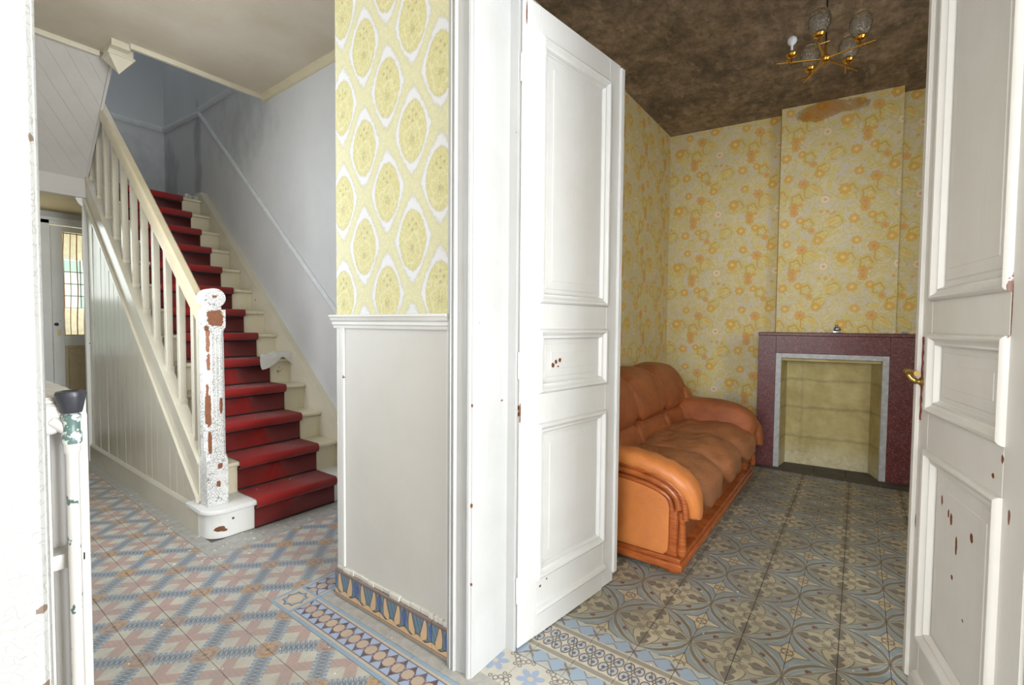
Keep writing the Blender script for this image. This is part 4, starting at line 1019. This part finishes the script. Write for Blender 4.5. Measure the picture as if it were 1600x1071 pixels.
def arm(xo, xi, sgn):
    # wood rail that follows the roll down the front, in two beads
    def dense(path):
        v = [Vector((0, y, z)) for y, z in path]; res = []
        for i in range(len(v)-1):
            for t in range(4):
                a_, b_, c_, d_ = v[max(i-1, 0)], v[i], v[i+1], v[min(i+2, len(v)-1)]; u = t/4
                res.append(.5*((2*b_)+(c_-a_)*u+(2*a_-5*b_+4*c_-d_)*u*u+(3*b_-a_-3*c_+d_)*u**3))
        return res+[v[-1]]
    dp = dense(arm_path)
    nrm = []
    for i in range(len(dp)):
        t = (dp[min(i+1, len(dp)-1)]-dp[max(i-1, 0)]).normalized(); nrm.append(Vector((0, -t.z, t.y)) if True else None)
    nrm = [n_ if n_.z < 0 or (abs(n_.z) < .7 and n_.y > 0) else -n_ for n_ in nrm]      # towards the inside of the curve
    # leather end panel framed in wood, padded roll above
    out = xo
    ppts = [(p_.y+n_.y*.104, p_.z+n_.z*.104) for p_, n_ in zip(dp, nrm)][:-3]; ppts = ppts + [(ppts[-1][0]+.002, .12), (ppts[-1][0]+.022, .098), (1.62, .098)]
    p = MB().prism(ppts, 'x', min(out, out+sgn*.05), max(out, out+sgn*.05), .012, 3); sa(p, 'arm_panel', M_leather_arm, smooth=True, angle=60)
    pip = ppts; sa(MB().tube([(out+sgn*.006, y, z) for y, z in pip], .006, 8, closed=True), 'piping', M_leather_arm, smooth=True)
    core = MB().box(min(out+sgn*.02, xi), .70, .08, max(out+sgn*.02, xi), 1.62, .44, .02, 3); sa(core, 'arm_core', M_wood, smooth=True)
    for off, r_, nm in ((.020, .016, 'wood_rail'), (.052, .020, 'wood_rail'), (.088, .014, 'wood_rail')):
        sa(MB().tube([p_+n_*off+Vector((out+sgn*(.012 if off > .03 else .006), 0, 0)) for p_, n_ in zip(dp, nrm)][: (None if off < .03 else (-3 if off < .06 else -2))], r_, 10), nm, M_wood, smooth=True)
    # padded arm roll
    m = MB(); rings = []
    for i, (p_, n_) in enumerate(zip(dp, nrm)):
        ring = []
        k_ = 1.0 if i < len(dp)-10 else (1-.045*(i-(len(dp)-11)))
        for j in range(20):
            a = 2*math.pi*j/20; ca, sa_ = math.cos(a), math.sin(a)
            wx = (xi-out)/2; px = out+wx+wx*math.copysign(abs(ca)**.6, ca)*k_ - sgn*.012
            hh = math.copysign(abs(sa_)**.75, sa_)
            q_ = p_ - n_*(hh*.036*k_+.002 + (.016 if hh > 0 else 0)*(1-abs(ca)**3))
            wr_ = .003*math.sin(i*1.9+3*ca)
            ring.append(m.bm.verts.new((px, q_.y, q_.z+wr_)))
        rings.append(ring)
    for A, B in zip(rings, rings[1:]):
        for j in range(20): m.bm.faces.new((A[j], A[(j+1) % 20], B[(j+1) % 20], B[j]))
    m.bm.faces.new(rings[0]); m.bm.faces.new(rings[-1])
    sa(m, 'arm_pad', M_leather_arm if sgn > 0 and xo < 3 else M_leather, smooth=True, angle=70)
    # carved front post
    sa(MB().lathe([(.004, .095), (.020, .105), (.024, .13), (.018, .19), (.014, .27), (.020, .30), (.016, .325), (0, .332)], 14, (out+sgn*.022, SYF+.008, 0)), 'carved_post', M_wood, smooth=True)
arm(SX0, 2.495, 1); arm(SX1, 4.13, -1)
sa(MB().superell((4.12, 1.06, .50), (.135, .43, .15), .6, .5, 36, 22, lambda q, p: (q.x+.006*math.sin(21*q.y+9*q.z), q.y, q.z-(.05*((1.06-q.y)/.43)**2 if q.y < 1.06 else 0)+.004*math.sin(17*q.y+30*q.x))), 'inner_arm_cushion', M_leather, smooth=True, angle=180)
def wr_noise(x, y, z, s): return s*(math.sin(31*x+9*y+4*math.sin(13*y))*.5+math.sin(17*x-23*y+11*z)*.5)
# seat cushions, front edge drooping over the rail
for i in range(3):
    cx = 2.50+.2717+i*.5433
    def fn(q, p, cx=cx, i=i):
        y, z = q.y, q.z
        if y < .84: z -= (.84-y)**1.35*.48 - .012*(1+math.cos(9*p.x))*(p.z < 0)
        z += .020*math.cos(p.x*1.57)*(p.z > 0) + (wr_noise(q.x, y, z, .006)+.004*math.sin(95*q.x+24*math.sin(9*y)+30*y)*max(0, math.sin(5*y+3*q.x))+.006*math.sin(38*y+12*q.x)*math.cos(19*q.x) if p.z > -.5 else 0)
        if y < .80 and p.z < .35: z -= .055*math.cos(p.x*1.45)*min(1, (.80-y)/.12)*(.35-p.z)/1.35
        z -= .018*math.exp(-((y-1.02)/.16)**2)*math.cos(p.x*1.57)*(p.z > 0)
        return (q.x, y, z)
    o = sa(MB().superell((cx, .940, .398), (.279, .330, .084), .60, .52, 80, 44, fn), 'seat_cushion', M_leather_seat, smooth=True, angle=180)
# back: frame, lumbar roll and upper pillow for each seat
sa(MB().prism([(1.36, .10), (1.655, .10), (1.655, .86), (1.60, .90), (1.50, .88)], 'x', SX0+.06, SX1-.06, .02, 3), 'back_frame', M_leather, smooth=True, angle=50)
for i in range(3):
    cx = 2.50+.2717+i*.5433
    def fl_(q, p):
        y, z = q.y, q.z; y += wr_noise(q.x*1.6, z, y, .006)+.004*math.sin(80*q.x+20*z); y += (z-.5)*.22; return (q.x, y, z)
    sa(MB().superell((cx, 1.285, .505), (.284, .125, .110), .75, .16, 60, 30, fl_), 'lumbar_cushion', M_leather, smooth=True, angle=180)
    def fu(q, p):
        y, z = q.y, q.z; y += (z-.6)*.34; y += wr_noise(q.x*1.8, z*.6, y, .007)+.004*math.sin(70*q.x+9*z)*max(0, math.sin(11*q.x+4*z)); z += .02*math.cos(p.x*1.57)*(p.z > 0); return (q.x, y, z)
    sa(MB().superell((cx, 1.300, .745), (.286, .155, .180), .72, .18, 64, 34, fu), 'back_cushion', M_leather, smooth=True, angle=180)
for x, sgn in ((4.12, 1), (2.50, -1)):
    def fc(q, p): return (q.x+wr_noise(q.z*2, q.y, q.x, .005), q.y+(q.z-.6)*.3, q.z+wr_noise(q.y, q.z*2, q.x, .004))
    sa(MB().superell((x, 1.32, .60), (.115, .20, .20), .8, .7, 30, 20, fc), 'corner_bolster', M_leather, smooth=True, angle=180)

# ------------------------------------------------------------------ CHANDELIER
ch = empty('chandelier', (3.0, .185, 2.667)); tag(ch, 'brass five-arm chandelier with dimpled glass shades, one missing, hanging from the sooty ceiling', 'chandelier')
fw = Vector((.803, .596, 0)); rt = Vector((.596, -.803, 0))
ca_ = lambda m, n_, mt, par=ch, **k: (lambda o: (setattr(o, 'parent', par), o)[1])(m.build(n_, mt, None, **k))
ca_(MB().lathe([(0, -.045), (.004, -.044), (.005, -.018), (.016, -.014), (.022, -.006), (.022, .008), (.015, .016), (.007, .02), (.006, .075), (0, .076)], 20), 'hub', M_brass, smooth=True)
ca_(MB().tube([(0, 0, .07), (0, 0, .60)], .0042, 8), 'stem', M_darkmetal)
ca_(MB().lathe([(0, .535), (.012, .54), (.05, .575), (.055, .607), (0, .608)], 20), 'ceiling_rose', M_brass, smooth=True)
for k, (ax_, ay_) in enumerate(((-.40, .92), (.88, .475), (.873, -.488), (-.24, -.97), (-.98, .10))):
    d = Vector((ax_, ay_, 0)).normalized(); pd = Vector((-d.y, d.x, 0)); L_ = (.235, .245, .275, .215, .20)[k]
    a_ = ca_(MB().tube([d*.012, d*L_], .0036, 8).tube([d*.17+pd*.0, d*(L_-.03)+pd*.045], .0028, 8).tube([d*.012-pd*.006, d*.17-pd*.004], .0028, 8), 'arm', M_brass, smooth=True)
    c_ = d*(.162, .172, .194, .150, .186)[k]
    ca_(MB().lathe([(.005, -.004), (.005, .022), (.009, .026), (.022, .030), (.028, .040), (.026, .043), (.010, .036), (.010, .058), (0, .060)], 18, tuple(c_)), 'lamp_cup', M_brass, smooth=True)
    if k == 0:
        ca_(MB().lathe([(.006, .058), (.006, .088), (.012, .092), (.020, .100), (.0235, .112), (.021, .124), (.012, .133), (0, .136)], 18, tuple(c_)), 'bulb', M_bulb, smooth=True)
    else:
        sh_ = MB().lathe([(.024, .040), (.038, .056), (.048, .082), (.050, .105), (.046, .130), (.037, .150), (.031, .160), (.030, .159), (.036, .149), (.0445, .129), (.0485, .105), (.0465, .083), (.0365, .058), (.023, .043)], 28, tuple(c_))
        ca_(sh_, 'glass_shade', M_shade, smooth=True, angle=80)

# ------------------------------------------------------------------ LITTER
def crumple(name, loc, size, h, mat, seed, edge=-9):
    rnd = random.Random(seed); bm = bmesh.new()
    bmesh.ops.create_grid(bm, x_segments=14, y_segments=14, size=.5)
    ph = [(rnd.uniform(6, 16), rnd.uniform(6, 16), rnd.uniform(0, 6)) for _ in range(6)]
    for v in bm.verts:
        x, y = v.co.x, v.co.y; r = math.hypot(x, y)
        z = sum(math.sin(a*x+b*y+c) for a, b, c in ph)/6
        k = 1+.35*math.sin(3*math.atan2(y, x)+seed)
        q = Vector((x*size[0]*k, y*size[1]*k, max(.001, h*(.5+.8*z)*(1-1.2*r*r))))
        if q.y < edge: q.z -= (edge-q.y)*1.1; q.y = edge-(edge-q.y)*.35-.006
        v.co = q
    me = bpy.data.meshes.new(name); bm.to_mesh(me); bm.free(); me.materials.append(mat)
    o = link(name, me, None, loc); md = o.modifiers.new('film', 'SOLIDIFY'); md.thickness = .0012; return o
tag(crumple('plastic_bag', (1.925, YR+GO*4+.005, Z1+RI*4+.008), (.25, .20), .075, M_film, 3, -.038), 'crumpled clear plastic bag lying on a lower tread beside the red carpet', 'bag')
tag(crumple('plastic_wrapper', (1.955, YR+GO*12+.06, Z1+RI*12+.001), (.10, .10), .07, M_film, 9), 'shiny crumpled plastic wrapper on the topmost visible step', 'wrapper')
fl = bmesh.new()
def flake(x, y, z, s):
    n = random.choice((3, 4, 5)); a0_ = random.uniform(0, 6)
    top = [fl.verts.new((x+s*random.uniform(.5, 1)*math.cos(a0_+6.283*k/n), y+s*random.uniform(.5, 1)*math.sin(a0_+6.283*k/n), z+.0012+random.uniform(0, .001))) for k in range(n)]
    bot = [fl.verts.new((v.co.x, v.co.y, z+.0002)) for v in top]
    fl.faces.new(top); fl.faces.new(bot[::-1])
    for k in range(n): fl.faces.new((bot[k], bot[(k+1) % n], top[(k+1) % n], top[k]))
for _ in range(70): flake(random.gauss(1.02, .09) if random.random() < .5 else random.uniform(.95, 1.06), random.uniform(2.6, 4.4), 0, random.uniform(.003, .011))
for _ in range(26): flake(random.uniform(1.1, 1.6), random.uniform(2.70, 2.91), 0, random.uniform(.003, .010))
for _ in range(30): flake(random.uniform(.5, 1.2), random.uniform(1.2, 2.8), 0, random.uniform(.002, .006))
for _ in range(40): flake(random.uniform(1.5, 2.6), random.uniform(-.3, .62), 0, random.uniform(.0015, .004))
for n in range(0, 9):
    for _ in range(9): flake(random.uniform(1.34, 1.84), YR+GO*n+random.uniform(.0, .16), Z1+RI*n+.0095, random.uniform(.002, .008))
me = bpy.data.meshes.new('paint_flakes'); fl.to_mesh(me); fl.free(); me.materials.append(M_chip)
tag(link('paint_flakes', me), 'scattered flakes of white paint on the tiles and stair carpet', 'paint flakes', None, 'stuff')
